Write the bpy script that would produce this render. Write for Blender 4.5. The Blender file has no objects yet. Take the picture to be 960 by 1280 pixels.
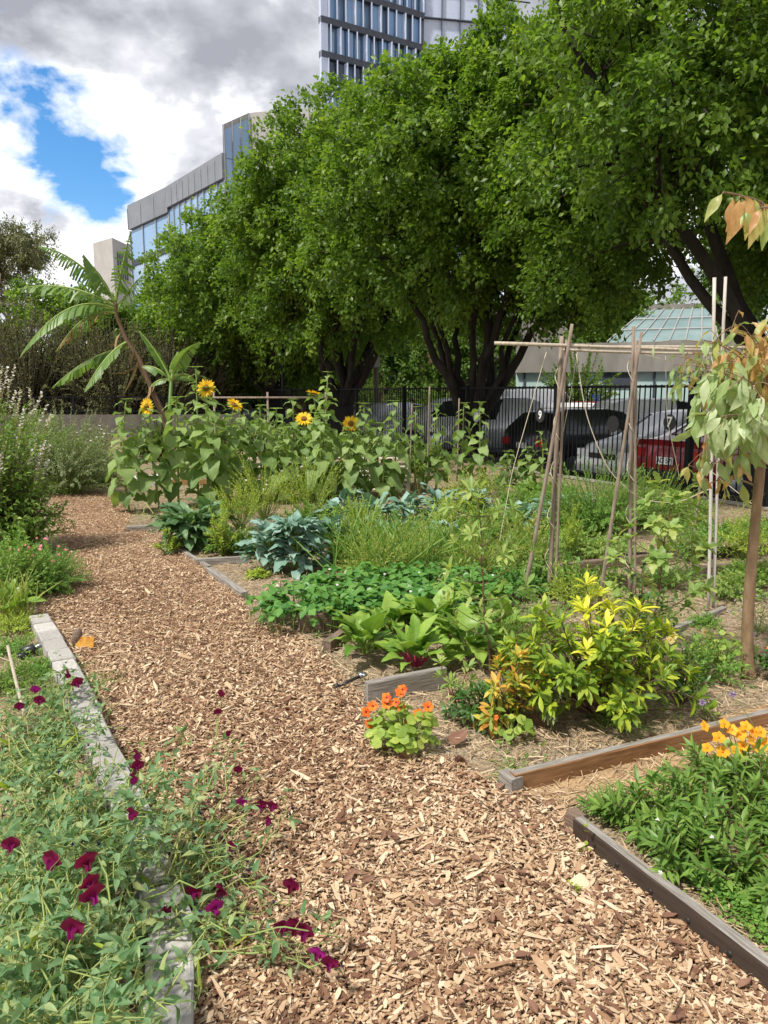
import bpy, math
import numpy as np
from mathutils import Vector, Matrix
rng = np.random.default_rng(11)
C = bpy.context.scene.collection
PI = math.pi
# ------------------------------------------------------------ camera geometry (used for surveying points of the place)
CAM_H, FOC = 1.6, 931.0
TILT = math.atan(150/931.)
CT, ST = math.cos(TILT), math.sin(TILT)
def ray(px, py):
    dx, dy = (px-480)/FOC, (640-py)/FOC
    return np.array([dx, CT+dy*ST, -ST+dy*CT])
def gp(px, py, z=0.0):
    d = ray(px, py); t = (z-CAM_H)/d[2]
    return np.array([0, 0, CAM_H]) + d*t
def at(px, py, Y):
    d = ray(px, py); return np.array([0, 0, CAM_H]) + d*(Y/d[1])
def U(a, b, n=None): return rng.uniform(a, b, n)
def nrm(v):
    v = np.asarray(v, float); return v/np.maximum(np.linalg.norm(v, axis=-1, keepdims=True), 1e-9)
# ------------------------------------------------------------ materials
def newmat(name):
    m = bpy.data.materials.new(name); m.use_nodes = True
    nt = m.node_tree; nt.nodes.clear()
    return m, nt
def N(nt, t, **kw):
    n = nt.nodes.new(t)
    for k, v in kw.items():
        if hasattr(n, k): setattr(n, k, v)
        else: n.inputs[k.replace('_', ' ')].default_value = v
    return n
def ramp(nt, stops, fac=None):
    r = nt.nodes.new('ShaderNodeValToRGB'); e = r.color_ramp.elements
    while len(e) < len(stops): e.new(.5)
    for i, (p, c) in enumerate(stops):
        e[i].position = p; e[i].color = (*c, 1) if len(c) == 3 else c
    if fac is not None: nt.links.new(fac, r.inputs[0])
    return r
def leaf_mat(name, cols, rough=.45, trans=.28, rib=(.25, .32, .12), ribw=.05, ribmix=.5, spec=.35, tr_gain=1.6):
    m, nt = newmat(name); L = nt.links.new
    at_ = N(nt, 'ShaderNodeAttribute', attribute_name='lp')
    sp = N(nt, 'ShaderNodeSeparateXYZ'); L(at_.outputs['Vector'], sp.inputs[0])
    n = len(cols)
    r = ramp(nt, [(i/(n-1), c) for i, c in enumerate(cols)], sp.outputs[2])
    geo = N(nt, 'ShaderNodeNewGeometry')
    nz = N(nt, 'ShaderNodeTexNoise'); nz.inputs['Scale'].default_value = 45; nz.inputs['Detail'].default_value = 3
    L(geo.outputs['Position'], nz.inputs['Vector'])
    hs = N(nt, 'ShaderNodeHueSaturation'); L(r.outputs[0], hs.inputs['Color'])
    mv = N(nt, 'ShaderNodeMapRange'); mv.inputs['To Min'].default_value = .75; mv.inputs['To Max'].default_value = 1.25
    L(nz.outputs[0], mv.inputs['Value']); L(mv.outputs[0], hs.inputs['Value'])
    ab = N(nt, 'ShaderNodeMath', operation='ABSOLUTE'); L(sp.outputs[0], ab.inputs[0])
    lt = N(nt, 'ShaderNodeMapRange'); lt.inputs['From Min'].default_value = ribw*.4; lt.inputs['From Max'].default_value = ribw*2.2
    lt.inputs['To Min'].default_value = ribmix; lt.inputs['To Max'].default_value = 0; L(ab.outputs[0], lt.inputs['Value'])
    # side veins
    ad = N(nt, 'ShaderNodeMath', operation='MULTIPLY_ADD'); L(ab.outputs[0], ad.inputs[0]); ad.inputs[1].default_value = -.35; L(sp.outputs[1], ad.inputs[2])
    sn = N(nt, 'ShaderNodeMath', operation='MULTIPLY'); L(ad.outputs[0], sn.inputs[0]); sn.inputs[1].default_value = 50
    s2 = N(nt, 'ShaderNodeMath', operation='SINE'); L(sn.outputs[0], s2.inputs[0])
    mr2 = N(nt, 'ShaderNodeMapRange'); mr2.inputs['From Min'].default_value = .8; mr2.inputs['From Max'].default_value = 1
    mr2.inputs['To Max'].default_value = ribmix*.35; L(s2.outputs[0], mr2.inputs['Value'])
    mx0 = N(nt, 'ShaderNodeMath', operation='MAXIMUM'); L(lt.outputs[0], mx0.inputs[0]); L(mr2.outputs[0], mx0.inputs[1])
    mx = N(nt, 'ShaderNodeMixRGB'); L(mx0.outputs[0], mx.inputs[0]); L(hs.outputs[0], mx.inputs[1]); mx.inputs[2].default_value = (*rib, 1)
    b = N(nt, 'ShaderNodeBsdfPrincipled'); L(mx.outputs[0], b.inputs['Base Color'])
    b.inputs['Roughness'].default_value = rough; b.inputs['Specular IOR Level'].default_value = spec
    bp = N(nt, 'ShaderNodeBump'); bp.inputs['Strength'].default_value = .25; bp.inputs['Distance'].default_value = .004
    L(nz.outputs[0], bp.inputs['Height']); L(bp.outputs[0], b.inputs['Normal'])
    tl = N(nt, 'ShaderNodeBsdfTranslucent')
    g = N(nt, 'ShaderNodeMixRGB', blend_type='MULTIPLY'); g.inputs[0].default_value = 1; L(mx.outputs[0], g.inputs[1]); g.inputs[2].default_value = (tr_gain*1.0, tr_gain*1.05, tr_gain*.5, 1)
    L(g.outputs[0], tl.inputs[0])
    ms = N(nt, 'ShaderNodeMixShader'); ms.inputs[0].default_value = trans; L(b.outputs[0], ms.inputs[1]); L(tl.outputs[0], ms.inputs[2])
    o = N(nt, 'ShaderNodeOutputMaterial'); L(ms.outputs[0], o.inputs[0])
    return m
def noise_mat(name, stops, scale=8, detail=6, rough=.8, stretch=(1, 1, 1), bump=.3, bdist=.01, coord='Object', metallic=0, rnd=False, spec=.3, distort=0):
    m, nt = newmat(name); L = nt.links.new
    tc = N(nt, 'ShaderNodeTexCoord'); mp = N(nt, 'ShaderNodeMapping'); mp.inputs['Scale'].default_value = stretch
    L(tc.outputs[coord], mp.inputs[0])
    nz = N(nt, 'ShaderNodeTexNoise'); nz.inputs['Scale'].default_value = scale; nz.inputs['Detail'].default_value = detail; nz.inputs['Roughness'].default_value = .65
    nz.inputs['Distortion'].default_value = distort
    L(mp.outputs[0], nz.inputs['Vector'])
    fac = nz.outputs[0]
    if rnd:
        a = N(nt, 'ShaderNodeAttribute', attribute_name='lp'); sp = N(nt, 'ShaderNodeSeparateXYZ'); L(a.outputs['Vector'], sp.inputs[0])
        mm = N(nt, 'ShaderNodeMath', operation='MULTIPLY_ADD'); L(sp.outputs[2], mm.inputs[0]); mm.inputs[1].default_value = .75
        sb = N(nt, 'ShaderNodeMath', operation='MULTIPLY'); L(fac, sb.inputs[0]); sb.inputs[1].default_value = .3
        L(sb.outputs[0], mm.inputs[2]); fac2 = mm.outputs[0]
    else: fac2 = fac
    r = ramp(nt, stops, fac2)
    b = N(nt, 'ShaderNodeBsdfPrincipled'); L(r.outputs[0], b.inputs['Base Color']); b.inputs['Roughness'].default_value = rough
    b.inputs['Metallic'].default_value = metallic; b.inputs['Specular IOR Level'].default_value = spec
    if bump:
        bp = N(nt, 'ShaderNodeBump'); bp.inputs['Strength'].default_value = bump; bp.inputs['Distance'].default_value = bdist
        L(fac, bp.inputs['Height']); L(bp.outputs[0], b.inputs['Normal'])
    o = N(nt, 'ShaderNodeOutputMaterial'); L(b.outputs[0], o.inputs[0])
    return m
def flat_mat(name, col, rough=.5, metallic=0, spec=.5, coat=0):
    c = np.array(col)
    m = noise_mat(name, [(.3, tuple(c*.88)), (.7, tuple(np.minimum(c*1.1, 1)))], scale=5, rough=rough, metallic=metallic, bump=0, spec=spec)
    for n in m.node_tree.nodes:
        if n.type == 'BSDF_PRINCIPLED': n.inputs['Coat Weight'].default_value = coat
    return m
# ------------------------------------------------------------ mesh builder
class MB:
    def __init__(s): s.V, s.LP, s.F, s.n = [], [], {}, 0
    def add(s, v, faces, lp=None, mi=0):
        v = np.asarray(v, float).reshape(-1, 3)
        if lp is None: lp = np.tile([.5, .5, .5], (len(v), 1))
        s.V.append(v); s.LP.append(lp)
        for k, f in faces.items():
            s.F.setdefault((k, mi), []).append(np.asarray(f, int).reshape(-1, k)+s.n)
        s.n += len(v)
    def inst(s, t, R, T, S, rnd, mi=0):
        n = len(T)
        if n == 0: return
        tv = t['v']; m = len(tv)
        S = np.asarray(S, float)
        if S.ndim == 1: S = np.repeat(S[:, None], 3, 1)
        loc = tv[None]*S[:, None, :]
        w = np.einsum('nij,nmj->nmi', R, loc)+T[:, None, :]
        lp = np.empty((n, m, 3)); lp[:, :, :2] = t['uv'][None]; lp[:, :, 2] = np.asarray(rnd)[:, None]
        off = (np.arange(n)*m)[:, None, None]
        s.add(w.reshape(-1, 3), {k: (f[None]+off).reshape(-1, k) for k, f in t['f'].items()}, lp.reshape(-1, 3), mi)
    def build(s, name, mats, parent=None, loc=None, smooth=True):
        me = bpy.data.meshes.new(name)
        if not isinstance(mats, (list, tuple)): mats = [mats]
        for m in mats: me.materials.append(m)
        if s.n:
            V = np.concatenate(s.V); LP = np.concatenate(s.LP)
            lv, ls, lt, mi = [], [], [], []; st = 0
            for (k, m_), fl in s.F.items():
                f = np.concatenate(fl); nf = len(f)
                lv.append(f.ravel()); ls.append(st+np.arange(nf)*k); lt.append(np.full(nf, k)); mi.append(np.full(nf, m_)); st += nf*k
            lv = np.concatenate(lv); ls = np.concatenate(ls); lt = np.concatenate(lt); mi = np.concatenate(mi)
            me.vertices.add(len(V)); me.vertices.foreach_set('co', V.ravel())
            me.loops.add(len(lv)); me.loops.foreach_set('vertex_index', lv)
            me.polygons.add(len(ls)); me.polygons.foreach_set('loop_start', ls); me.polygons.foreach_set('loop_total', lt)
            me.polygons.foreach_set('material_index', mi)
            me.polygons.foreach_set('use_smooth', np.full(len(ls), smooth))
            a = me.attributes.new('lp', 'FLOAT_VECTOR', 'POINT'); a.data.foreach_set('vector', LP.ravel())
            me.update(calc_edges=True); me.validate()
        o = bpy.data.objects.new(name, me); C.objects.link(o)
        if parent is not None: o.parent = parent
        if loc is not None: o.location = loc
        return o
def tag(o, label=None, cat=None, group=None, kind=None):
    if label: o['label'] = label
    if cat: o['category'] = cat; o['kind'] = 'thing'
    if group: o['group'] = group
    if kind: o['kind'] = kind
    return o
def thing(name, label, cat, loc=(0, 0, 0), rz=0, group=None):
    o = bpy.data.objects.new(name, None); C.objects.link(o); o.location = [float(x) for x in loc]; o.rotation_euler = (0, 0, rz); o.empty_display_size = .1
    return tag(o, label, cat, group)
def copy_tree(o, parent=None):
    c = o.copy(); C.objects.link(c); c.parent = parent
    for ch in list(o.children): copy_tree(ch, c)
    return c
def box(mb, c, s, rz=0, mi=0, rnd=.5, taper=0):
    """box centre c, full size s"""
    x, y, z = np.array(s)/2.
    v = np.array([[-x,-y,-z],[x,-y,-z],[x,y,-z],[-x,y,-z],[-x,-y,z],[x,-y,z],[x,y,z],[-x,y,z]])
    if taper: v[4:, :2] *= 1-taper
    cr, sr = math.cos(rz), math.sin(rz)
    v = v@np.array([[cr, sr, 0], [-sr, cr, 0], [0, 0, 1]])+np.array(c)
    mb.add(v, {4: [[0,3,2,1],[4,5,6,7],[0,1,5,4],[1,2,6,5],[2,3,7,6],[3,0,4,7]]}, np.tile([.5, .5, rnd], (8, 1)), mi)
def tube(mb, pts, r, sides=5, rnd=.5, mi=0, cap=True, jit=0):
    P = np.asarray(pts, float); n = len(P)
    r = np.broadcast_to(np.linspace(r[0], r[1], n) if isinstance(r, tuple) else np.asarray(r, float), (n,))
    T = np.gradient(P, axis=0); T = nrm(T)
    ref = np.array([0, 0, 1.]) if abs(T[0][2]) < .9 else np.array([1., 0, 0])
    X = nrm(np.cross(T, ref)); Y = np.cross(T, X)
    a = np.arange(sides)*2*PI/sides
    rr = r[:, None]*(1+(U(-jit, jit, (n, sides)) if jit else 0))
    V = P[:, None]+rr[..., None]*(np.cos(a)[None, :, None]*X[:, None]+np.sin(a)[None, :, None]*Y[:, None])
    i = np.arange(n-1)[:, None]*sides; j = np.arange(sides)[None]; j2 = (j+1) % sides
    f = np.stack([i+j, i+j2, i+sides+j2, i+sides+j], -1).reshape(-1, 4)
    lp = np.empty((n, sides, 3)); lp[..., 0] = .5; lp[..., 1] = np.linspace(0, 1, n)[:, None]; lp[..., 2] = rnd
    fs = {4: f}
    if cap and sides > 2: fs[sides] = [list(range(sides))[::-1], [(n-1)*sides+k for k in range(sides)]] if sides != 4 else f
    if sides == 4 and cap: fs = {4: np.concatenate([f, [[3,2,1,0]], [[(n-1)*4+k for k in range(4)]]])}
    mb.add(V.reshape(-1, 3), fs, lp.reshape(-1, 3), mi)
def bez(a, b, bend, n=6, mid=.5):
    a, b = np.asarray(a, float), np.asarray(b, float); m = a+(b-a)*mid+np.asarray(bend)
    t = np.linspace(0, 1, n)[:, None]
    return (1-t)**2*a+2*t*(1-t)*m+t*t*b
def frame(f, n):
    f = nrm(f); x = nrm(np.cross(f, n)); z = np.cross(x, f)
    return np.stack([x, f, z], -1)
# ------------------------------------------------------------ leaf templates: unit length along +y, normal +z
def prof(shape, t):
    if shape == 'lance': return np.sin(PI*t**.8)**.9
    if shape == 'ovate': return np.sin(PI*t**.62)**.85
    if shape == 'heart': return np.clip(np.sin(PI*(t*.93+.07)**.55), 0, 1)**.8
    if shape == 'obov': return np.sin(PI*t**1.5)**.9
    if shape == 'round': return np.sqrt(np.clip(1-(2*t-1)**2, 0, 1))
    if shape == 'strap': return np.clip(np.minimum(t*6+.3, (1-t)*3), 0, 1)**.7
    if shape == 'lobed': return np.sin(PI*t**.8)**.7*(1+.22*np.sin(t*22))
def leaf_t(shape='ovate', W=.5, n=4, fold=.25, droop=.3, wave=0, cols=3, back=0., ruff=0, seed=0):
    r = np.random.default_rng(seed)
    t = np.linspace(0, 1, n+1); w = prof(shape, t)*W/2; w = np.maximum(w, .006)
    u = np.linspace(-1, 1, cols)
    X = u[None]*w[:, None]; Y = np.repeat(t[:, None], cols, 1)
    if back: Y = Y-back*np.abs(u)[None]*np.clip(1-t/.25, 0, 1)[:, None]
    Z = fold*np.abs(X)-droop*(t**2)[:, None]*np.ones_like(X)
    if wave: Z = Z+wave*np.sin(t*9+r.uniform(0, 6))[:, None]*u[None]*W*.3
    if ruff:
        e = np.abs(u)[None]**2; Z = Z+ruff*r.uniform(-1, 1, X.shape)*e*W; X = X*(1+r.uniform(-.18, .18, X.shape)*e)
    v = np.stack([X, Y, Z], -1).reshape(-1, 3)
    uv = np.stack([np.repeat(u[None], n+1, 0), np.repeat(t[:, None], cols, 1)], -1).reshape(-1, 2)
    i = np.arange(n)[:, None]*cols; j = np.arange(cols-1)[None]
    f = np.stack([i+j, i+j+1, i+cols+j+1, i+cols+j], -1).reshape(-1, 4)
    return dict(v=v, uv=uv, f={4: f})
T_tree = leaf_t('ovate', .68, 2, .3, .12)
T_dia = dict(v=np.array([[0,0,0],[.28,.45,.06],[0,1,-.15],[-.28,.45,.06]], float), uv=np.array([[0,0],[1,.5],[0,1],[-1,.5]], float), f={4: np.array([[0,1,2,3]])})
T_lance = leaf_t('lance', .26, 4, .35, .25)
T_ovate = leaf_t('ovate', .52, 4, .3, .3)
T_round = leaf_t('round', .9, 4, .15, .15, wave=.2)
T_obov = leaf_t('obov', .42, 4, .3, .25)
T_hearts = [leaf_t('heart', .86, 6, .12, .35, wave=.25, cols=5, back=.15, ruff=.03, seed=i) for i in range(4)]
T_strap = leaf_t('strap', .07, 5, .3, .55)
T_grass = leaf_t('strap', .035, 3, .2, .5)
T_kale = [leaf_t('ovate', .62, 9, .18, .5, wave=.25, cols=7, ruff=.13, seed=20+i) for i in range(4)]
T_chard = [leaf_t('ovate', .62, 10, .25, .55, wave=.35, cols=7, ruff=.12, seed=40+i) for i in range(4)]
T_straw = leaf_t('obov', .85, 4, .4, .15, ruff=.03, cols=5, seed=3)
T_oak = leaf_t('lobed', .5, 9, .25, .3)
T_sickle = leaf_t('lance', .34, 6, .25, .25, wave=.5)
# ------------------------------------------------------------ plant builders
UP = np.array([0, 0, 1.])
def leaves_on(mbL, path, n, tmpls, L, t0=.3, ang=1.0, rnd=(0, 1), droop=0., shrink=.35, phi0=None, pair=False, mi=0, flat=.0, mbS=None, pet=0.0):
    """n leaves spiralling on a path"""
    P = np.asarray(path); m = len(P)
    t = np.linspace(t0, 1, n) if n > 1 else np.array([1.])
    if pair: t = np.repeat(np.linspace(t0, 1, (n+1)//2), 2)[:n]
    x = t*(m-1); i = np.minimum(x.astype(int), m-2); fr = (x-i)[:, None]
    pos = P[i]*(1-fr)+P[i+1]*fr; T = nrm(P[i+1]-P[i])
    ref = np.where(np.abs(T[:, 2:3]) > .95, np.array([[1., 0, 0]]), np.array([[0, 0, 1.]]))
    A = nrm(np.cross(T, ref)); B = np.cross(A, T)
    ph = (U(0, 6.28) if phi0 is None else phi0)+np.arange(n)*2.4+U(-.3, .3, n)
    if pair: ph = (np.arange(n)//2)*1.57+(np.arange(n) % 2)*PI+U(-.3, .3, n)
    o = np.cos(ph)[:, None]*A+np.sin(ph)[:, None]*B
    aa = ang*(1-.45*(t-t0)/(1-t0+1e-6))+U(-.2, .2, n)
    f = nrm(np.cos(aa)[:, None]*T+np.sin(aa)[:, None]*o-droop*UP*U(.5, 1.5, n)[:, None])
    nn = T*.6+UP*(.6+flat)+U(-.25, .25, (n, 3))
    S = L*(1-shrink*(t-t0)/(1-t0+1e-6))*U(.75, 1.2, n)
    base = pos
    if pet > 0:
        base = pos+f*(pet*S)[:, None]
        if mbS is not None:
            for k in range(n): tube(mbS, [pos[k], pos[k]*.5+base[k]*.5+UP*pet*S[k]*.08, base[k]], (L*.025, L*.015), 3, .6)
        f = nrm(f-UP*.35)
    R = frame(f, nn); r = U(rnd[0], rnd[1], n)
    if not isinstance(tmpls, list): mbL.inst(tmpls, R, base, S, r, mi)
    else:
        ch = rng.integers(0, len(tmpls), n)
        for q, tt in enumerate(tmpls):
            k = ch == q; mbL.inst(tt, R[k], base[k], S[k], r[k], mi)
def bush(name, label, cat, base, R, Hh, ntw, nl, tmpls, L, mat, smat, ang=1.0, t0=.3, droop=0., whorl=0, stem_r=.004, group=None, hmin=.45, ry=None, flat=.2,
         flower=None, nflower=0, fsize=.03, up=.3, shrink=.35, rnd=(0, 1), pet=0., mat2=None, split=.6, dome=.5, fcolgroup=None, pair=False, rxo=0):
    root = thing(name, label, cat, base, 0, group)
    mbS, mbL, mbM = MB(), MB(), MB()
    ry = ry or R; tips = []
    for k in range(ntw):
        a = U(0, 6.28); q = math.sqrt(U(0, 1)); x, y = R*q*math.cos(a), ry*q*math.sin(a)
        z = Hh*(max(1-q*q, 0))**dome*U(hmin, 1)+Hh*.06
        tip = np.array([x+rxo*z, y, z]); b0 = np.array([x*.18*U(0, 1), y*.18*U(0, 1), 0])
        p = bez(b0, tip, UP*up*Hh*U(.2, 1)+np.array([x, y, 0])*.1, 7)
        tube(mbS, p, (stem_r*U(.8, 1.4), stem_r*.35), 4, U(0, 1), cap=False)
        target = mbL
        if mat2 is not None and (z > Hh*split*U(.8, 1.2)): target = mbM
        leaves_on(target, p, nl, tmpls, L, t0, ang, rnd, droop, shrink, flat=flat, mbS=mbS, pet=pet, pair=pair)
        if whorl: leaves_on(target, p[-2:], whorl, tmpls, L, .9, 1.25, rnd, droop, .1, flat=flat)
        tips.append((tip, nrm(p[-1]-p[-2])))
    mbS.build('stem', smat, root); mbL.build('foliage', mat, root)
    if mbM.n: mbM.build('new_growth', mat2, root)
    if flower and nflower:
        idx = sorted(range(len(tips)), key=lambda i: -tips[i][0][2]-tips[i][0][1]*-.3+U(-.3, .3)*Hh)[:nflower]
        for i in idx:
            put(flower, root, tips[i][0]+tips[i][1]*.01, nrm(tips[i][1]+np.array([0, -.6, .3])+U(-.3, .3, 3)), fsize*U(.8, 1.2))
    return root, tips
def put(proto, parent, loc, dirn, s):
    """copy of a flower mesh whose axis +z points along dirn"""
    o = proto.copy(); C.objects.link(o); o.parent = parent; o.location = [float(v) for v in loc]
    o.rotation_mode = 'QUATERNION'; o.rotation_quaternion = Vector([float(v) for v in dirn]).to_track_quat('Z', 'Y'); o.scale = (float(s),)*3
    return o
PROTOS = []
def proto(name, mb, mats):
    o = mb.build(name, mats); C.objects.unlink(o); PROTOS.append(o); return o
# ================================================================= MATERIALS
M = {}
_lm = leaf_mat
def leaf_mat(name, cols, *a, **k):      # foliage tones: warm, slightly yellow greens
    if name not in ('pea_leaf', 'sunleaf', 'kale', 'gum_young', 'banana_dry', 'croton', 'deadleaf', 'choi_new') and not name.startswith('pet'): cols = [(min(c[0]*1.28, .9), min(c[1]*1.12, .9), c[2]*.88) for c in cols]
    return _lm(name, cols, *a, **k)
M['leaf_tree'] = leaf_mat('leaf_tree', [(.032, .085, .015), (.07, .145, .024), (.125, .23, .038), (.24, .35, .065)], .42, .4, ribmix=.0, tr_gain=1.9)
M['leaf_far'] = leaf_mat('leaf_far', [(.05, .11, .025), (.09, .18, .04), (.16, .26, .06)], .6, .35, ribmix=0)
M['leaf_thicket'] = leaf_mat('leaf_thicket', [(.06, .08, .03), (.09, .11, .045), (.12, .16, .06), (.13, .12, .07)], .7, .2, ribmix=0)
M['leaf_gum'] = leaf_mat('leaf_gum', [(.08, .11, .06), (.13, .16, .09), (.18, .2, .11)], .6, .2, ribmix=0)
M['banana'] = leaf_mat('banana', [(.06, .15, .04), (.1, .21, .06), (.16, .28, .09)], .4, .3, rib=(.3, .36, .12), ribw=.03)
M['banana_dry'] = leaf_mat('banana_dry', [(.25, .17, .09), (.36, .24, .12)], .8, .15, ribmix=.1)
M['sunleaf'] = leaf_mat('sunleaf', [(.12, .21, .06), (.2, .3, .09), (.3, .4, .13)], .55, .3, rib=(.28, .36, .14))
M['kale'] = leaf_mat('kale', [(.1, .21, .13), (.2, .34, .27), (.32, .46, .41)], .5, .15, rib=(.4, .5, .4), ribw=.035)
M['collard'] = leaf_mat('collard', [(.05, .13, .06), (.08, .18, .08), (.12, .23, .13)], .45, .2, rib=(.35, .45, .3), ribw=.035)
M['chard'] = leaf_mat('chard', [(.07, .18, .03), (.14, .28, .05), (.24, .4, .09)], .42, .25, rib=(.3, .42, .14), ribw=.05)
M['straw_leaf'] = leaf_mat('straw_leaf', [(.04, .15, .03), (.07, .21, .045), (.12, .28, .07)], .4, .2, rib=(.16, .3, .09))
M['yelgreen'] = leaf_mat('yelgreen', [(.16, .28, .04), (.25, .36, .06), (.34, .44, .09)], .5, .3, ribmix=.2)
M['choi_new'] = leaf_mat('choi_new', [(.42, .5, .03), (.62, .62, .05), (.75, .68, .07)], .38, .25, rib=(.6, .62, .2))
M['choi_old'] = leaf_mat('choi_old', [(.06, .14, .02), (.16, .28, .03), (.34, .44, .045)], .5, .28, rib=(.34, .45, .1))
M['croton'] = leaf_mat('croton', [(.12, .22, .03), (.24, .33, .05), (.6, .5, .07), (.68, .42, .07), (.5, .2, .04)], .45, .3, rib=(.6, .5, .15))
M['midgreen'] = leaf_mat('midgreen', [(.07, .16, .03), (.12, .24, .045), (.2, .33, .07)], .45, .28, rib=(.2, .32, .1))
M['darkgreen'] = leaf_mat('darkgreen', [(.025, .085, .02), (.045, .12, .03), (.08, .18, .045)], .35, .2, rib=(.14, .22, .07))
M['greygreen'] = leaf_mat('greygreen', [(.11, .17, .1), (.17, .24, .15), (.25, .31, .2)], .6, .2, ribmix=.2)
M['pea_leaf'] = leaf_mat('pea_leaf', [(.09, .19, .07), (.14, .26, .11), (.21, .34, .16), (.42, .46, .18)], .5, .3, rib=(.24, .36, .2), ribmix=.3)
M['pea_stem'] = leaf_mat('pea_stem', [(.16, .28, .1), (.26, .38, .15), (.38, .42, .2)], .5, .2, ribmix=0)
M['gum_leaf'] = leaf_mat('gum_leaf', [(.2, .32, .13), (.25, .38, .22), (.38, .5, .37)], .4, .25, rib=(.45, .5, .3))
M['gum_young'] = leaf_mat('gum_young', [(.5, .27, .12), (.52, .33, .13), (.42, .42, .14), (.3, .42, .14)], .4, .35, rib=(.6, .45, .2))
M['sapling'] = leaf_mat('sapling', [(.12, .24, .07), (.2, .33, .11), (.32, .42, .16)], .45, .35, rib=(.36, .44, .2))
M['lancebed'] = leaf_mat('lancebed', [(.06, .15, .03), (.11, .22, .05), (.19, .32, .08)], .4, .25, rib=(.2, .4, .12), ribmix=.6)
M['herb'] = leaf_mat('herb', [(.07, .19, .04), (.12, .27, .06), (.2, .36, .09)], .5, .3, ribmix=.1)
M['grass'] = leaf_mat('grass', [(.13, .24, .05), (.22, .32, .08), (.4, .4, .18)], .55, .3, ribmix=0)
M['stem_green'] = leaf_mat('stem_green', [(.14, .25, .07), (.22, .34, .1)], .5, .1, ribmix=0)
M['stem_red'] = flat_mat('stem_red', (.22, .06, .05), .5)
M['stem_pink'] = flat_mat('stem_pink', (.35, .03, .09), .4)
M['stem_brown'] = noise_mat('stem_brown', [(.3, (.1, .06, .035)), (.7, (.2, .13, .08))], 40, rough=.8)
M['twig_grey'] = noise_mat('twig_grey', [(.3, (.09, .075, .06)), (.7, (.17, .145, .115))], 20, rough=.9)
def petal(name, cols, tr=.3): return _lm(name, cols, .55, tr, ribmix=0, tr_gain=1.3)
M['pet_magenta'] = petal('pet_magenta', [(.42, .02, .3), (.3, .012, .2)])
M['pet_maroon'] = petal('pet_maroon', [(.17, .008, .05), (.27, .012, .1)])
M['pet_dark'] = petal('pet_dark', [(.02, .012, .05), (.06, .03, .13)])
M['pet_orange'] = petal('pet_orange', [(.9, .16, .02), (.95, .28, .03), (.85, .09, .02)])
M['pet_amber'] = petal('pet_amber', [(.95, .42, .02), (.98, .5, .04)])
M['pet_yellow'] = petal('pet_yellow', [(.9, .55, .02), (.95, .66, .04)])
M['pet_pale'] = petal('pet_pale', [(.85, .75, .3), (.9, .72, .35)])
M['pet_pink'] = petal('pet_pink', [(.85, .14, .22), (.8, .25, .38)])
M['pet_white'] = petal('pet_white', [(.8, .76, .82), (.86, .84, .86)])
M['pet_lilac'] = petal('pet_lilac', [(.38, .28, .5), (.5, .38, .6)])
M['disk'] = noise_mat('disk', [(.3, (.1, .04, .01)), (.7, (.3, .14, .03))], 300, rough=.9, bump=1, bdist=.003)
M['bark'] = noise_mat('bark', [(.3, (.012, .010, .008)), (.7, (.042, .034, .027))], 6, 8, .95, (1, 1, .25), bump=1, bdist=.04)
M['bark_pale'] = noise_mat('bark_pale', [(.3, (.22, .17, .12)), (.55, (.34, .27, .19)), (.75, (.45, .37, .28))], 12, 6, .85, (1, 1, .3), bump=.4, bdist=.004)
M['sap_bark'] = noise_mat('sap_bark', [(.3, (.17, .11, .065)), (.5, (.27, .18, .1)), (.7, (.36, .25, .15))], 22, 8, .85, (1, 1, .35), bump=.7, bdist=.004)
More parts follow.
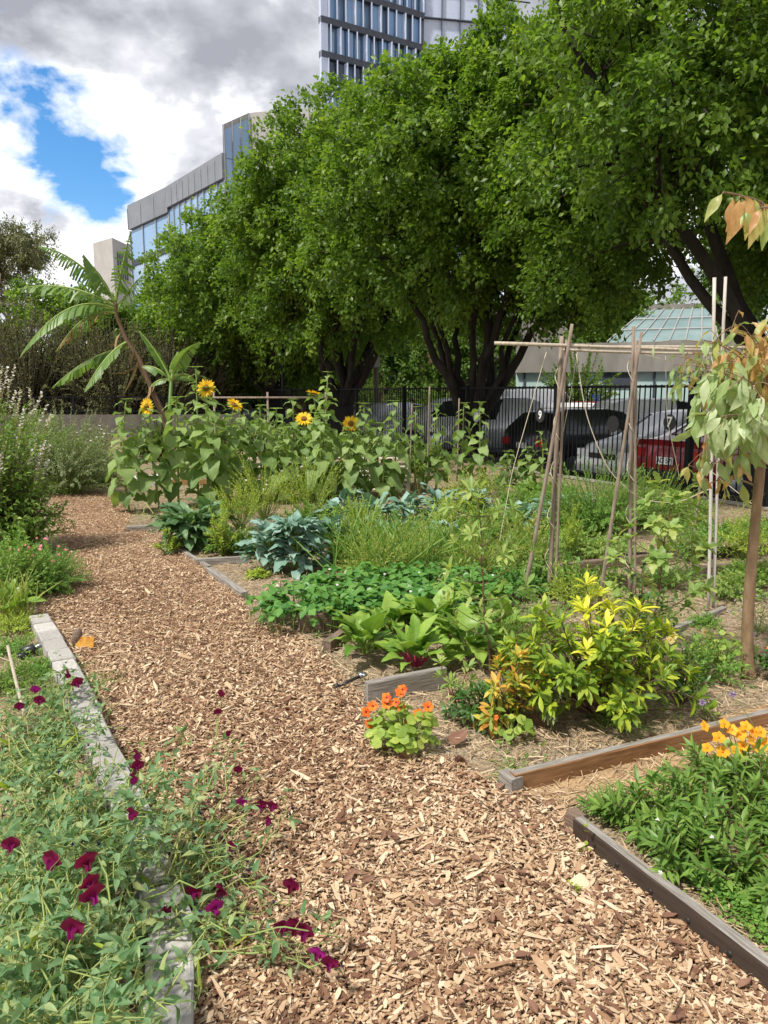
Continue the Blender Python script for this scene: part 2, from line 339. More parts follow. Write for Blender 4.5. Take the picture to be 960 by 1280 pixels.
# chips
M['chip'] = noise_mat('chip', [(0, (.1, .045, .025)), (.21, (.2, .1, .058)), (.44, (.38, .235, .135)), (.69, (.57, .41, .255)), (.9, (.71, .56, .39)), (1, (.64, .6, .52))], 60, 4, .85, (1, 1, 1), bump=.35, bdist=.002, rnd=True, spec=.2)
M['straw'] = noise_mat('straw', [(0, (.2, .12, .065)), (.35, (.38, .26, .15)), (.7, (.56, .42, .26)), (1, (.68, .56, .38))], 60, 4, .85, bump=.2, bdist=.002, rnd=True, spec=.2)
def ground_mat(name, cols, sc, fine):
    m, nt = newmat(name); L = nt.links.new
    tc = N(nt, 'ShaderNodeTexCoord')
    nz = N(nt, 'ShaderNodeTexNoise'); nz.inputs['Scale'].default_value = .9; nz.inputs['Detail'].default_value = 5; L(tc.outputs['Object'], nz.inputs['Vector'])
    vo = N(nt, 'ShaderNodeTexVoronoi'); vo.inputs['Scale'].default_value = sc; vo.inputs['Randomness'].default_value = 1
    mp = N(nt, 'ShaderNodeMapping'); mp.inputs['Scale'].default_value = (1, 1.8, 1); 
    n3 = N(nt, 'ShaderNodeTexNoise'); n3.inputs['Scale'].default_value = 3; L(tc.outputs['Object'], n3.inputs['Vector'])
    va = N(nt, 'ShaderNodeVectorMath', operation='ADD'); L(tc.outputs['Object'], va.inputs[0]); L(n3.outputs[1], va.inputs[1])
    L(va.outputs[0], mp.inputs[0]); L(mp.outputs[0], vo.inputs['Vector'])
    sp = N(nt, 'ShaderNodeSeparateColor'); L(vo.outputs['Color'], sp.inputs[0])
    n2 = N(nt, 'ShaderNodeTexNoise'); n2.inputs['Scale'].default_value = fine; n2.inputs['Detail'].default_value = 8; n2.inputs['Roughness'].default_value = .75; L(tc.outputs['Object'], n2.inputs['Vector'])
    a = N(nt, 'ShaderNodeMath', operation='MULTIPLY_ADD'); L(sp.outputs[0], a.inputs[0]); a.inputs[1].default_value = .55
    b_ = N(nt, 'ShaderNodeMath', operation='MULTIPLY_ADD'); L(n2.outputs[0], b_.inputs[0]); b_.inputs[1].default_value = .5
    c_ = N(nt, 'ShaderNodeMath', operation='MULTIPLY'); L(nz.outputs[0], c_.inputs[0]); c_.inputs[1].default_value = .3
    L(c_.outputs[0], b_.inputs[2]); L(b_.outputs[0], a.inputs[2])
    r = ramp(nt, cols, a.outputs[0])
    b = N(nt, 'ShaderNodeBsdfPrincipled'); L(r.outputs[0], b.inputs['Base Color']); b.inputs['Roughness'].default_value = .9; b.inputs['Specular IOR Level'].default_value = .15
    bp = N(nt, 'ShaderNodeBump'); bp.inputs['Strength'].default_value = .8; bp.inputs['Distance'].default_value = .02; L(a.outputs[0], bp.inputs['Height']); L(bp.outputs[0], b.inputs['Normal'])
    o = N(nt, 'ShaderNodeOutputMaterial'); L(b.outputs[0], o.inputs[0]); return m
M['path'] = ground_mat('path', [(.25, (.08, .04, .022)), (.5, (.22, .12, .07)), (.75, (.42, .27, .16)), (.95, (.6, .44, .28))], 42, 60)
M['soil'] = ground_mat('soil', [(.3, (.12, .085, .055)), (.55, (.26, .19, .125)), (.8, (.42, .33, .22)), (1, (.5, .42, .29))], 60, 40)
M['sand'] = ground_mat('sand', [(.3, (.34, .2, .1)), (.55, (.52, .34, .18)), (.85, (.66, .47, .27))], 160, 120)
M['asphalt'] = noise_mat('asphalt', [(.3, (.035, .035, .037)), (.7, (.07, .07, .072))], 60, 6, .9, bump=.3)
M['concrete'] = noise_mat('concrete', [(.3, (.27, .25, .225)), (.5, (.38, .355, .325)), (.7, (.48, .455, .42))], 130, 12, .95, bump=1, bdist=.004)
M['concrete_wall'] = noise_mat('concrete_wall', [(.3, (.2, .185, .165)), (.5, (.27, .25, .225)), (.7, (.34, .32, .29))], 1.2, 8, .9, (1, 1, .35), bump=.2)
M['ret_wall'] = noise_mat('ret_wall', [(.3, (.1, .09, .08)), (.7, (.17, .15, .13))], 3, 8, .9, bump=.3)
M['timber_grey'] = noise_mat('timber_grey', [(.25, (.1, .085, .07)), (.45, (.24, .215, .185)), (.62, (.36, .335, .3)), (.8, (.46, .44, .4))], 7, 9, .9, (1, 14, 14), bump=.9, bdist=.006)
M['timber_brown'] = noise_mat('timber_brown', [(.25, (.13, .065, .03)), (.5, (.28, .145, .065)), (.75, (.4, .23, .11))], 6, 8, .8, (1, 12, 12), bump=.6, bdist=.004)
M['timber_dark'] = noise_mat('timber_dark', [(.3, (.035, .024, .018)), (.7, (.075, .052, .038))], 6, 8, .7, (1, 12, 12), bump=.4, bdist=.004)
M['timber_old'] = noise_mat('timber_old', [(.25, (.07, .05, .04)), (.5, (.2, .14, .1)), (.75, (.34, .26, .2))], 7, 9, .95, (1, 12, 12), bump=1, bdist=.01)
M['pole'] = noise_mat('pole', [(.25, (.13, .095, .07)), (.5, (.26, .2, .155)), (.75, (.38, .32, .26))], 9, 8, .85, (6, 6, 1), bump=.7, bdist=.003)
M['pole_white'] = noise_mat('pole_white', [(.25, (.36, .32, .27)), (.5, (.55, .51, .45)), (.75, (.66, .62, .56))], 9, 8, .85, (6, 6, 1), bump=.4, bdist=.003)
M['cane'] = noise_mat('cane', [(.3, (.33, .27, .2)), (.7, (.56, .49, .39))], 9, 8, .7, (5, 5, 1), bump=.3, bdist=.002)
M['string'] = noise_mat('string', [(.3, (.5, .44, .3)), (.7, (.68, .6, .45))], 90, rough=.9, bump=.3, bdist=.001)
M['fence'] = flat_mat('fence_black', (.006, .0065, .008), .75, 0, .2)
M['blackplastic'] = flat_mat('blackplastic', (.025, .025, .028), .35)
M['greymetal'] = flat_mat('greymetal', (.35, .37, .4), .35, .8)
M['rust'] = noise_mat('rust', [(.3, (.35, .12, .02)), (.5, (.62, .3, .05)), (.7, (.7, .42, .1))], 30, rough=.8)
M['clay'] = noise_mat('clay', [(.3, (.32, .17, .09)), (.7, (.5, .3, .17))], 25, rough=.9)
M['deadleaf'] = leaf_mat('deadleaf', [(.17, .08, .05), (.26, .14, .09)], .7, .1, rib=(.35, .22, .14))
M['corr'] = noise_mat('corr', [(.3, (.55, .5, .4)), (.7, (.68, .63, .52))], 4, rough=.6)
M['white'] = flat_mat('white_paint', (.78, .78, .78), .5)
M['glass'] = flat_mat('car_glass', (.02, .025, .028), .06, 0, .8)
M['glass_light'] = flat_mat('car_glass_light', (.16, .2, .22), .1, 0, .8)
M['tyre'] = flat_mat('tyre', (.015, .015, .015), .85)
M['rim'] = flat_mat('rim', (.4, .41, .43), .35, .8)
M['red_lamp'] = flat_mat('red_lamp', (.5, .02, .015), .2)
M['head_lamp'] = flat_mat('head_lamp', (.7, .72, .75), .15)
M['disc_black'] = flat_mat('disc_black', (.02, .02, .022), .5)
M['numeral'] = flat_mat('numeral', (.85, .85, .85), .5)
M['numeral_dark'] = flat_mat('numeral_dark', (.03, .03, .04), .5)
for n_, c_ in dict(car_red=(.22, .008, .014), car_silver=(.62, .63, .65), car_black=(.012, .012, .014), car_white=(.78, .78, .78)).items():
    M[n_] = flat_mat(n_, c_, .28, .0 if 'silver' not in n_ else .35, .5, .6)
def facade_mat(name, a, b, rough=.12, metallic=.3):
    return noise_mat(name, [(.3, a), (.7, b)], .08, 3, rough, bump=0, coord='Object', metallic=metallic, spec=.8)
M['fac_blue'] = facade_mat('fac_blue', (.15, .3, .52), (.3, .47, .7), .25, .0)
M['fac_pale'] = facade_mat('fac_pale', (.2, .33, .5), (.4, .52, .66))
M['fac_dark'] = facade_mat('fac_dark', (.03, .045, .07), (.08, .1, .14))
M['fin'] = flat_mat('fin', (.5, .57, .72), .6)
M['fin_grey'] = flat_mat('fin_grey', (.33, .35, .39), .6)
M['slab_dark'] = flat_mat('slab_dark', (.05, .06, .08), .6)
M['panel_grey'] = noise_mat('panel_grey', [(.3, (.18, .2, .235)), (.7, (.26, .28, .32))], .3, rough=.6, bump=0)
M['panel_beige'] = noise_mat('panel_beige', [(.3, (.36, .35, .34)), (.7, (.45, .435, .42))], .5, rough=.8, bump=0)
M['skyglass'] = noise_mat('skyglass', [(.3, (.14, .22, .22)), (.7, (.26, .35, .34))], .6, rough=.15, bump=0)
M['aqua'] = noise_mat('aqua', [(.3, (.4, .56, .54)), (.7, (.52, .66, .63))], 1, rough=.35, bump=0)
M['brick'] = noise_mat('brick', [(.3, (.2, .1, .06)), (.7, (.34, .18, .11))], 12, rough=.9)
M['bluesign'] = flat_mat('bluesign', (.02, .08, .4), .5)
M['orange_box'] = flat_mat('orange_box', (.75, .3, .1), .6)
M['bud'] = flat_mat('bud', (.3, .42, .1), .6)
# ================================================================= WORLD, SUN, CAMERA
sc = bpy.context.scene
w = bpy.data.worlds.new('World'); sc.world = w; w.use_nodes = True
nt = w.node_tree; nt.nodes.clear(); L = nt.links.new
SUN = nrm([-.42, -.34, .84])
elev = math.asin(SUN[2]); rot = math.atan2(SUN[0], SUN[1])
sky = N(nt, 'ShaderNodeTexSky', sky_type='NISHITA'); sky.sun_disc = False; sky.sun_elevation = elev; sky.sun_rotation = rot
sky.air_density = 1.0; sky.dust_density = .6; sky.ozone_density = 2.5
tc = N(nt, 'ShaderNodeTexCoord')
sp = N(nt, 'ShaderNodeSeparateXYZ'); L(tc.outputs['Generated'], sp.inputs[0])
zz = N(nt, 'ShaderNodeMath', operation='ADD'); L(sp.outputs[2], zz.inputs[0]); zz.inputs[1].default_value = .5
zm = N(nt, 'ShaderNodeMath', operation='MAXIMUM'); L(zz.outputs[0], zm.inputs[0]); zm.inputs[1].default_value = .1
dv = N(nt, 'ShaderNodeVectorMath', operation='DIVIDE'); L(tc.outputs['Generated'], dv.inputs[0])
cb = N(nt, 'ShaderNodeCombineXYZ'); L(zm.outputs[0], cb.inputs[0]); L(zm.outputs[0], cb.inputs[1]); cb.inputs[2].default_value = 1
L(cb.outputs[0], dv.inputs[1])
def cn(scale, detail, rough, dist, off):
    mp = N(nt, 'ShaderNodeMapping'); mp.inputs['Location'].default_value = off; L(dv.outputs[0], mp.inputs[0])
    n = N(nt, 'ShaderNodeTexNoise'); n.inputs['Scale'].default_value = scale; n.inputs['Detail'].default_value = detail
    n.inputs['Roughness'].default_value = rough; n.inputs['Distortion'].default_value = dist; L(mp.outputs[0], n.inputs['Vector']); return n
def hole(d, r0, r1, amt, prev):
    """lowers cloud cover around one direction of the sky"""
    dt = N(nt, 'ShaderNodeVectorMath', operation='DISTANCE'); L(tc.outputs['Generated'], dt.inputs[0]); dt.inputs[1].default_value = [float(v) for v in nrm(d)]
    mr = N(nt, 'ShaderNodeMapRange'); mr.interpolation_type = 'SMOOTHSTEP'
    mr.inputs['From Min'].default_value = r0; mr.inputs['From Max'].default_value = r1; mr.inputs['To Min'].default_value = amt; mr.inputs['To Max'].default_value = 0
    L(dt.outputs['Value'], mr.inputs['Value'])
    s = N(nt, 'ShaderNodeMath', operation='SUBTRACT'); L(prev, s.inputs[0]); L(mr.outputs[0], s.inputs[1]); return s.outputs[0]
cov = cn(6.5, 12, .58, .15, (3.4, 1.0, 0))
c0 = N(nt, 'ShaderNodeMath', operation='ADD'); L(cov.outputs[0], c0.inputs[0]); c0.inputs[1].default_value = .19
v = c0.outputs[0]
v = hole(ray(30, 120), .0, .11, .22, v)
v = hole(ray(112, 232), .0, .09, .24, v)
v = hole(ray(60, 185), .0, .06, .12, v)
cr = ramp(nt, [(.43, (0, 0, 0)), (.58, (1, 1, 1))], v)
sh = cn(5.2, 12, .5, .1, (7.7, 4.2, 0)); sh2 = cn(15, 10, .5, .05, (1.3, 8.4, 0))
sm = N(nt, 'ShaderNodeMath', operation='MULTIPLY_ADD'); L(sh2.outputs[0], sm.inputs[0]); sm.inputs[1].default_value = .35
L(sh.outputs[0], sm.inputs[2])
edge = N(nt, 'ShaderNodeMapRange'); L(v, edge.inputs['Value']); edge.inputs['From Min'].default_value = .46; edge.inputs['From Max'].default_value = .68; edge.inputs['To Min'].default_value = .22; edge.inputs['To Max'].default_value = 0
e2 = N(nt, 'ShaderNodeMath', operation='ADD'); L(sm.outputs[0], e2.inputs[0]); L(edge.outputs[0], e2.inputs[1])
lowz = N(nt, 'ShaderNodeMapRange'); L(sp.outputs[2], lowz.inputs['Value']); lowz.inputs['From Min'].default_value = .16; lowz.inputs['From Max'].default_value = .4; lowz.inputs['To Min'].default_value = .14; lowz.inputs['To Max'].default_value = -.06
e3 = N(nt, 'ShaderNodeMath', operation='ADD'); L(e2.outputs[0], e3.inputs[0]); L(lowz.outputs[0], e3.inputs[1])
ccol = ramp(nt, [(.55, (.3, .31, .35)), (.66, (.43, .44, .48)), (.76, (.62, .63, .67)), (.84, (.95, .95, .97))], e3.outputs[0])
K = N(nt, 'ShaderNodeMixRGB', blend_type='MULTIPLY'); K.inputs[0].default_value = 1; L(ccol.outputs[0], K.inputs[1]); CLOUD_K = 7.5
K.inputs[2].default_value = (CLOUD_K, CLOUD_K, CLOUD_K, 1)
gm = N(nt, 'ShaderNodeMixRGB'); L(cr.outputs[0], gm.inputs[0]); hsv = N(nt, 'ShaderNodeHueSaturation'); hsv.inputs['Saturation'].default_value = 1.35; L(sky.outputs[0], hsv.inputs['Color']); L(hsv.outputs[0], gm.inputs[1]); L(K.outputs[0], gm.inputs[2])
bg = N(nt, 'ShaderNodeBackground'); L(gm.outputs[0], bg.inputs[0]); bg.inputs[1].default_value = .135
wo = N(nt, 'ShaderNodeOutputWorld'); L(bg.outputs[0], wo.inputs[0])
sl = bpy.data.lights.new('sun', 'SUN'); sl.energy = 3.5; sl.angle = math.radians(5); sl.color = (1, .955, .88)
so = bpy.data.objects.new('sun', sl); C.objects.link(so); so.rotation_mode = 'QUATERNION'; so.rotation_quaternion = Vector(SUN).to_track_quat('Z', 'Y'); so.location = (0, 0, 30)
cd = bpy.data.cameras.new('camera'); cam = bpy.data.objects.new('camera', cd); C.objects.link(cam); sc.camera = cam
cd.sensor_fit = 'VERTICAL'; cd.sensor_height = 36; cd.lens = FOC/1280*36; cd.clip_end = 3000; cd.clip_start = .05
cam.location = (0, 0, CAM_H); cam.rotation_euler = (PI/2-TILT, 0, 0)
vs = sc.view_settings; vs.view_transform = 'Standard'; vs.look = 'None'; vs.gamma = 1; vs.use_curve_mapping = False; vs.exposure = .52
sc.cycles.max_bounces = 6; sc.cycles.diffuse_bounces = 3; sc.cycles.glossy_bounces = 2; sc.cycles.transmission_bounces = 3; sc.cycles.use_denoising = True
sc.cycles.sample_clamp_indirect = 6
# ================================================================= GROUND
def sheet(name, pts, z, mat, label=None, kind='structure', sub=0):
    mb = MB(); P = np.array([[p[0], p[1], z] for p in pts]); mb.add(P, {len(P): [list(range(len(P)))]})
    o = mb.build(name, mat, smooth=False); tag(o, kind=kind); return o
PATH_PX = [(250, 1279), (245, 1200), (160, 950), (100, 850), (62, 790), (48, 765), (80, 730), (85, 690), (60, 650), (66, 618), (150, 616), (165, 640), (158, 658), (200, 668),
           (240, 696), (262, 715), (305, 748), (310, 775), (372, 790), (400, 815), (455, 872), (450, 905), (490, 945), (560, 950), (632, 990), (700, 1010), (725, 1040), (860, 1155), (959, 1235), (959, 1279)]
path_poly = [tuple(gp(x, y)[:2]) for x, y in PATH_PX]
path_poly = [(path_poly[0][0]-.05, -2.0)]+path_poly+[(4.0, .6), (4.0, -2.0)]
sheet('path', path_poly, .0, M['path'])
SAND_PX = [(632, 990), (700, 960), (800, 925), (959, 880), (1100, 850), (1250, 1000), (959, 1100), (860, 1000), (740, 1000), (700, 1012)]
sand_poly = [tuple(gp(x, y)[:2]) for x, y in SAND_PX]
sheet('sandy_bed_soil', sand_poly, .004, M['sand'])
def inside(P, poly):
    x, y = P[:, 0], P[:, 1]; c = np.zeros(len(P), bool); n = len(poly)
    for i in range(n):
        x1, y1 = poly[i]; x2, y2 = poly[i-1]
        k = ((y1 > y) != (y2 > y)) & (x < (x2-x1)*(y-y1)/(y2-y1+1e-12)+x1); c ^= k
    return c
def sample_poly(poly, n, p=1.2, ymax=14.5, ymin=1.0, xr=(-8, 6)):
    out = []; tot = 0
    while tot < n:
        m = 200000; P = np.stack([U(xr[0], xr[1], m), U(ymin, ymax, m)], -1)
        P = P[(np.abs(P[:, 0]) < P[:, 1]*.62+.4)]
        P = P[rng.random(len(P)) < (1.5/np.maximum(P[:, 1], 1.5))**p]
        if poly is not None: P = P[inside(P, poly)]
        out.append(P); tot += len(P)
    return np.concatenate(out)[:n]
def slab_t(seed):
    r = np.random.default_rng(seed); k = 5+seed % 2
    # an irregular splintered flake: outline polygon extruded
    a = np.sort(r.uniform(0, 2*PI, k)+0); a = np.arange(k)*2*PI/k+r.uniform(-.35, .35, k)
    x = np.cos(a)*r.uniform(.7, 1.1, k)*.5; y = np.sin(a)*r.uniform(.75, 1.1, k)*.5
    zb = r.uniform(-.04, .04, k)
    v = np.concatenate([np.stack([x, y, zb-.05], -1), np.stack([x*.92, y*.94, zb+.05+r.uniform(0, .03, k)], -1)])
    f4 = np.array([[i, (i+1) % k, k+(i+1) % k, k+i] for i in range(k)]); top = np.array([[k+i for i in range(k)]])
    return dict(v=v, uv=v[:, :2], f={4: f4, k: top})
SL = [slab_t(i) for i in range(10)]
def scatter_chips(name, P, z0, wl, ll, mat, tilt=.3, layers=.02, thick=.6, rp=1.0, smooth=False):
    mb = MB(); n = len(P); ch = rng.integers(0, len(SL), n)
    a = U(0, 6.28, n); tl = rng.normal(0, tilt, (n, 2))
    f = np.stack([np.cos(a), np.sin(a), tl[:, 0]], -1); nn = np.stack([tl[:, 1], -tl[:, 0]*.5+rng.normal(0, tilt*.6, n), np.ones(n)], -1)
    R = frame(f, nn); ln = ll[0]*(ll[1]/ll[0])**(rng.random(n)**1.6); wd = np.minimum(wl[0]*(wl[1]/wl[0])**rng.random(n), ln*.8)
    S = np.stack([wd, ln, np.minimum(wd*thick, .012)*1.0/.5], -1)
    T = np.stack([P[:, 0], P[:, 1], z0+U(.0, layers, n)+np.abs(tl[:, 0])*ln*.35], -1)
    rnd = rng.random(n)**rp; pn = np.sin(P[:, 0]*2.3+1.3*np.sin(P[:, 1]*1.1))*np.sin(P[:, 1]*1.7+P[:, 0]*.9)+.6*np.sin(P[:, 0]*9+P[:, 1]*5)*np.sin(P[:, 1]*7-P[:, 0]*3); rnd = np.clip(rnd**(1+.28*pn)+.0, 0, 1)
    for q, t in enumerate(SL):
        k = ch == q; mb.inst(t, R[k], T[k], S[k], rnd[k])
    return mb.build(name, mat, smooth=smooth)
pth = sample_poly(path_poly, 105000, 1.35)
# neighbouring chips a little spilled over the margins
pth = pth+rng.normal(0, .03, pth.shape)
tag(scatter_chips('wood_chips', pth, 0, (.004, .015), (.013, .058), M['chip'], .34), kind='stuff')
mid_ = sample_poly(path_poly, 24000, 1.5); tag(scatter_chips('wood_chunks', mid_, .004, (.01, .024), (.018, .05), M['chip'], .3, .02, .5, 1.0), kind='stuff')
big = sample_poly(path_poly, 850, 1.0, 7); tag(scatter_chips('bark_pieces', big, .012, (.01, .03), (.05, .15), M['chip'], .16, .012, .3, .7), kind='stuff')
tw = sample_poly(path_poly, 260, 1.0, 9); mb = MB()
for x, y in tw:
    a = U(0, 6.28); l = U(.04, .16); tube(mb, bez((x, y, .024), (x+math.cos(a)*l, y+math.sin(a)*l, U(.018, .035)), rng.normal(0, .008, 3), 4), (U(.0015, .004), .001), 4, U(0, .5))
tag(mb.build('twigs_on_path', M['stem_brown']), kind='stuff')
lf = sample_poly(path_poly, 420, 1.0, 9); mb = MB(); n = len(lf)
mb.inst(leaf_t('ovate', .5, 5, .5, -.3, cols=5, ruff=.06), frame(np.c_[rng.normal(0, 1, (n, 2)), rng.normal(0, .15, n)], UP+rng.normal(0, .35, (n, 3))), np.c_[lf, U(.022, .032, n)], U(.02, .055, n), rng.random(n)); tag(mb.build('leaf_litter', M['deadleaf']), kind='stuff')
mulch = sample_poly(None, 90000, 1.0, 12, 1.2, (-8, 8)); mulch = mulch[~inside(mulch, path_poly)]
# straw strands
mb = MB(); n = len(mulch); a = U(0, 6.28, n); f = np.stack([np.cos(a), np.sin(a), rng.normal(0, .22, n)], -1)
T_strip = dict(v=np.array([[-.5,0,0],[.5,0,0],[.5,.5,.03],[-.5,.5,.03],[.5,1,0],[-.5,1,0]], float), uv=np.zeros((6, 2)), f={4: np.array([[0,1,2,3],[3,2,4,5]])})
ln = U(.02, .09, n); mb.inst(T_strip, frame(f, np.stack([rng.normal(0, .5, n), rng.normal(0, .5, n), np.ones(n)], -1)), np.stack([mulch[:, 0], mulch[:, 1], U(.002, .022, n)], -1), np.stack([U(.0015, .005, n), ln, ln], -1), rng.random(n))
tag(mb.build('straw_mulch', M['straw'], smooth=False), kind='stuff')
fd = nrm(np.array([-1.35, 2.9])); fn = np.array([fd[1], -fd[0]])   # fence direction and its outward normal
F0 = np.array([4.58, 11.2])
def fp(s, off=0.): return F0+fd*s+fn*off       # s metres along the fence from post 0
SP = math.hypot(1.35, 2.9)
a_, b_ = fp(-14, .35), fp(60, .35)
sheet('carpark', [a_, a_+fn*60, b_+fn*60, b_], -.246, M['asphalt'])
g0_, g1_ = fp(-400, .3), fp(1200, .3); mb = MB(); z0, z1 = -.004, -.25     # one sheet: garden level, a low step at the fence, car park level
V = [(g0_[0]-1500, g0_[1]-700, z0), (*g0_, z0), (*g1_, z0), (g1_[0]-1500, g1_[1], z0), (*g0_, z1), (*g1_, z1), (g0_[0]+1500, g0_[1], z1), (g1_[0]+2500, g1_[1], z1)]
mb.add(V, {4: [[0, 1, 2, 3], [1, 4, 5, 2], [4, 6, 7, 5]]}); tag(mb.build('ground', M['soil'], smooth=False), kind='structure')
mb = MB(); mid = (a_+b_)/2-fn*.08; box(mb, (mid[0], mid[1], -.1), (74, .15, .24), math.atan2(fd[1], fd[0])); tag(mb.build('kerb', M['concrete'], smooth=False), kind='structure')
mb = MB()
for k in range(-3, 16):   # bay lines
    p = fp(k*2.3-.9, 3.2); box(mb, (p[0], p[1], -.24), (5, .09, .004), math.atan2(fn[1], fn[0]))
tag(mb.build('bay_markings', M['white'], smooth=False), kind='structure')
# ================================================================= TREES
def tree(name, label, base, centre, rad, nsub, nclump, lpc, leaf, mat, limbs, trunk_r=.3, fork=1.2, sub_r=(.8, 1.4), bark='bark', group=None, tmpl=None, seed=0, zmin=2.3, cut=None, dro=.25, shell=.55):
    global rng
    keep = rng; rng = np.random.default_rng(seed)
    base = np.array([base[0], base[1], 0.]); c = np.array(centre)-base; rad = np.array(rad)
    root = thing(name, label, 'tree', base, 0, group)
    mbT = MB()
    # trunk up to fork, then limbs
    lean = np.array([U(-.15, .15), U(-.1, .1), 0])
    tp = bez([0, 0, -.35], np.array([0, 0, fork])+lean, (0, 0, 0), 5)
    rr = trunk_r*np.array([1.35, 1.08, 1.0, 1.0, 1.05]); tube(mbT, tp, rr, 12, jit=.06)
    ends = []
    for k in range(limbs):
        a = k*2*PI/limbs+U(-.4, .4); q = U(.35, .95); zz = c[2]+rad[2]*U(-.45, .75)*(1.1-q*.6)
        e = np.array([c[0]+rad[0]*q*math.cos(a)*.8, c[1]+rad[1]*q*math.sin(a)*.8, max(zz, fork+1.5)])
        p = bez(tp[-1]-[0, 0, .15], e, UP*(e[2]-fork)*U(-.12, .18)+np.array([e[0], e[1], 0])*U(.0, .22), 12)
        p[2:-1] += rng.normal(0, .07, (9, 3))
        r0 = trunk_r*U(.3, .56); tube(mbT, p, (r0, r0*.16), 8, jit=.05); ends.append((p, r0))
    allp = np.concatenate([p[3:] for p, _ in ends]); allr = np.concatenate([np.linspace(r, r*.16, 12)[3:] for _, r in ends])
    # sub lobes
    S = []
    tries = 0
    while len(S) < nsub and tries < 9000:
        tries += 1
        d = nrm(rng.normal(size=3)); q = U(shell, .98); p = c+d*rad*q
        r = U(*sub_r)
        if p[2]-r*.7 < zmin: continue
        if cut is not None and not cut(p+base): continue
        S.append((p, r))
    for p, r in S:
        i = np.argmin(((allp-p)**2).sum(1)+(allp[:, 2] > p[2]+.3)*4)
        b = bez(allp[i], p, UP*U(-.1, .3)+rng.normal(0, .15, 3), 6); rr0 = min(allr[i]*.7, .07)
        tube(mbT, b, (rr0, .012), 5, cap=False)
    Cn = []; 
    SP_ = np.array([p for p, r in S]); SR = np.array([r for p, r in S])
    k = rng.integers(0, len(S), nclump); d = nrm(rng.normal(size=(nclump, 3))+np.array([0, 0, .25])); q = U(.55, 1.0, nclump)[:, None]**.6
    Cn = SP_[k]+d*SR[k][:, None]*q*np.array([1, 1, .8])
    # twig direction: outward from crown centre and from lobe, drooping at the tip
    D = nrm(nrm((Cn-c)/rad)*.5+d*.8+rng.normal(0, .35, (nclump, 3)))
    n = nclump*lpc; kk = np.repeat(np.arange(nclump), lpc); s = U(-.1, 1, n)**1.0
    Lt = U(.25, .6, nclump)*min(1.3, max(.7, leaf*9))
    pos = Cn[kk]+D[kk]*(s*Lt[kk])[:, None]-UP*(s**2*Lt[kk]*.35)[:, None]+rng.normal(0, .055+leaf*.35, (n, 3))
    f = nrm(D[kk]*.5+rng.normal(0, .6, (n, 3))-UP*dro); nn = nrm(D[kk]*.4+UP*.8+rng.normal(0, .45, (n, 3)))
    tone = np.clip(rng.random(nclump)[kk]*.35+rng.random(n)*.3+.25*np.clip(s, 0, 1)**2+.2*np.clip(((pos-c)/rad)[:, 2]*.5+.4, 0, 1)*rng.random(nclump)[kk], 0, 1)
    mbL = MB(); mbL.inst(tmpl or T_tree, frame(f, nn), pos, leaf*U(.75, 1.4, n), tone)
    kt = rng.random(nclump) < .5     # visible twigs
    for i in np.where(kt)[0][:900]:
        tube(mbT, [Cn[i]-D[i]*.35, Cn[i], Cn[i]+D[i]*Lt[i]*.7], (.014, .004), 3, cap=False)
    mbT.build('trunk', M[bark], root); mbL.build('crown', M[mat], root)
    rng = keep
    return root
G_ = 'street trees along the car park fence'
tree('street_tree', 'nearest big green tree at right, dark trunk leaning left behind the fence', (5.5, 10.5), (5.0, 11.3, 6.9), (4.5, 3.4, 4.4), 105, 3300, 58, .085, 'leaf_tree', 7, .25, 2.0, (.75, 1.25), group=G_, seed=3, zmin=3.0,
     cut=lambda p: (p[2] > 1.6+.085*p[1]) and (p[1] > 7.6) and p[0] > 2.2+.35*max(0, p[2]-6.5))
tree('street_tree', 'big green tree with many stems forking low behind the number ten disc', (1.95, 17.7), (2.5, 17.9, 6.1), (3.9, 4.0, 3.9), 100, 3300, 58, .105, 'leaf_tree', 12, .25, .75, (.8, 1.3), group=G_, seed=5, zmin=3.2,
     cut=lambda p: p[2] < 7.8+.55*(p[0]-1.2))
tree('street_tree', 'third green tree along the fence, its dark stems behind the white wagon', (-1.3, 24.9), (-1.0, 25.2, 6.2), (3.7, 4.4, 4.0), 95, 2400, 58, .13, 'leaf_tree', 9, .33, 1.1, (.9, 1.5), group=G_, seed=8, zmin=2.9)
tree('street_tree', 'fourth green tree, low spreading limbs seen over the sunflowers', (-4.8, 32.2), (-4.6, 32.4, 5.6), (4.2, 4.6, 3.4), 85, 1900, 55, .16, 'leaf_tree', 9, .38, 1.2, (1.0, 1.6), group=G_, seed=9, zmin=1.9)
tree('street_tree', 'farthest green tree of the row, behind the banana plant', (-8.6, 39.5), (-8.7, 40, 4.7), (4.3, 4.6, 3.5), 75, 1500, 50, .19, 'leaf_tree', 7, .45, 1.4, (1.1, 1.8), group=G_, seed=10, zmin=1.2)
tree('street_tree', 'green tree on the far side of the red sedan at the right edge', (11.5, 18.5), (11, 18.5, 7.0), (4.2, 4, 4), 60, 1500, 55, .13, 'leaf_tree', 7, .3, 2.0, (.9, 1.5), group=G_, seed=12, zmin=3.6)
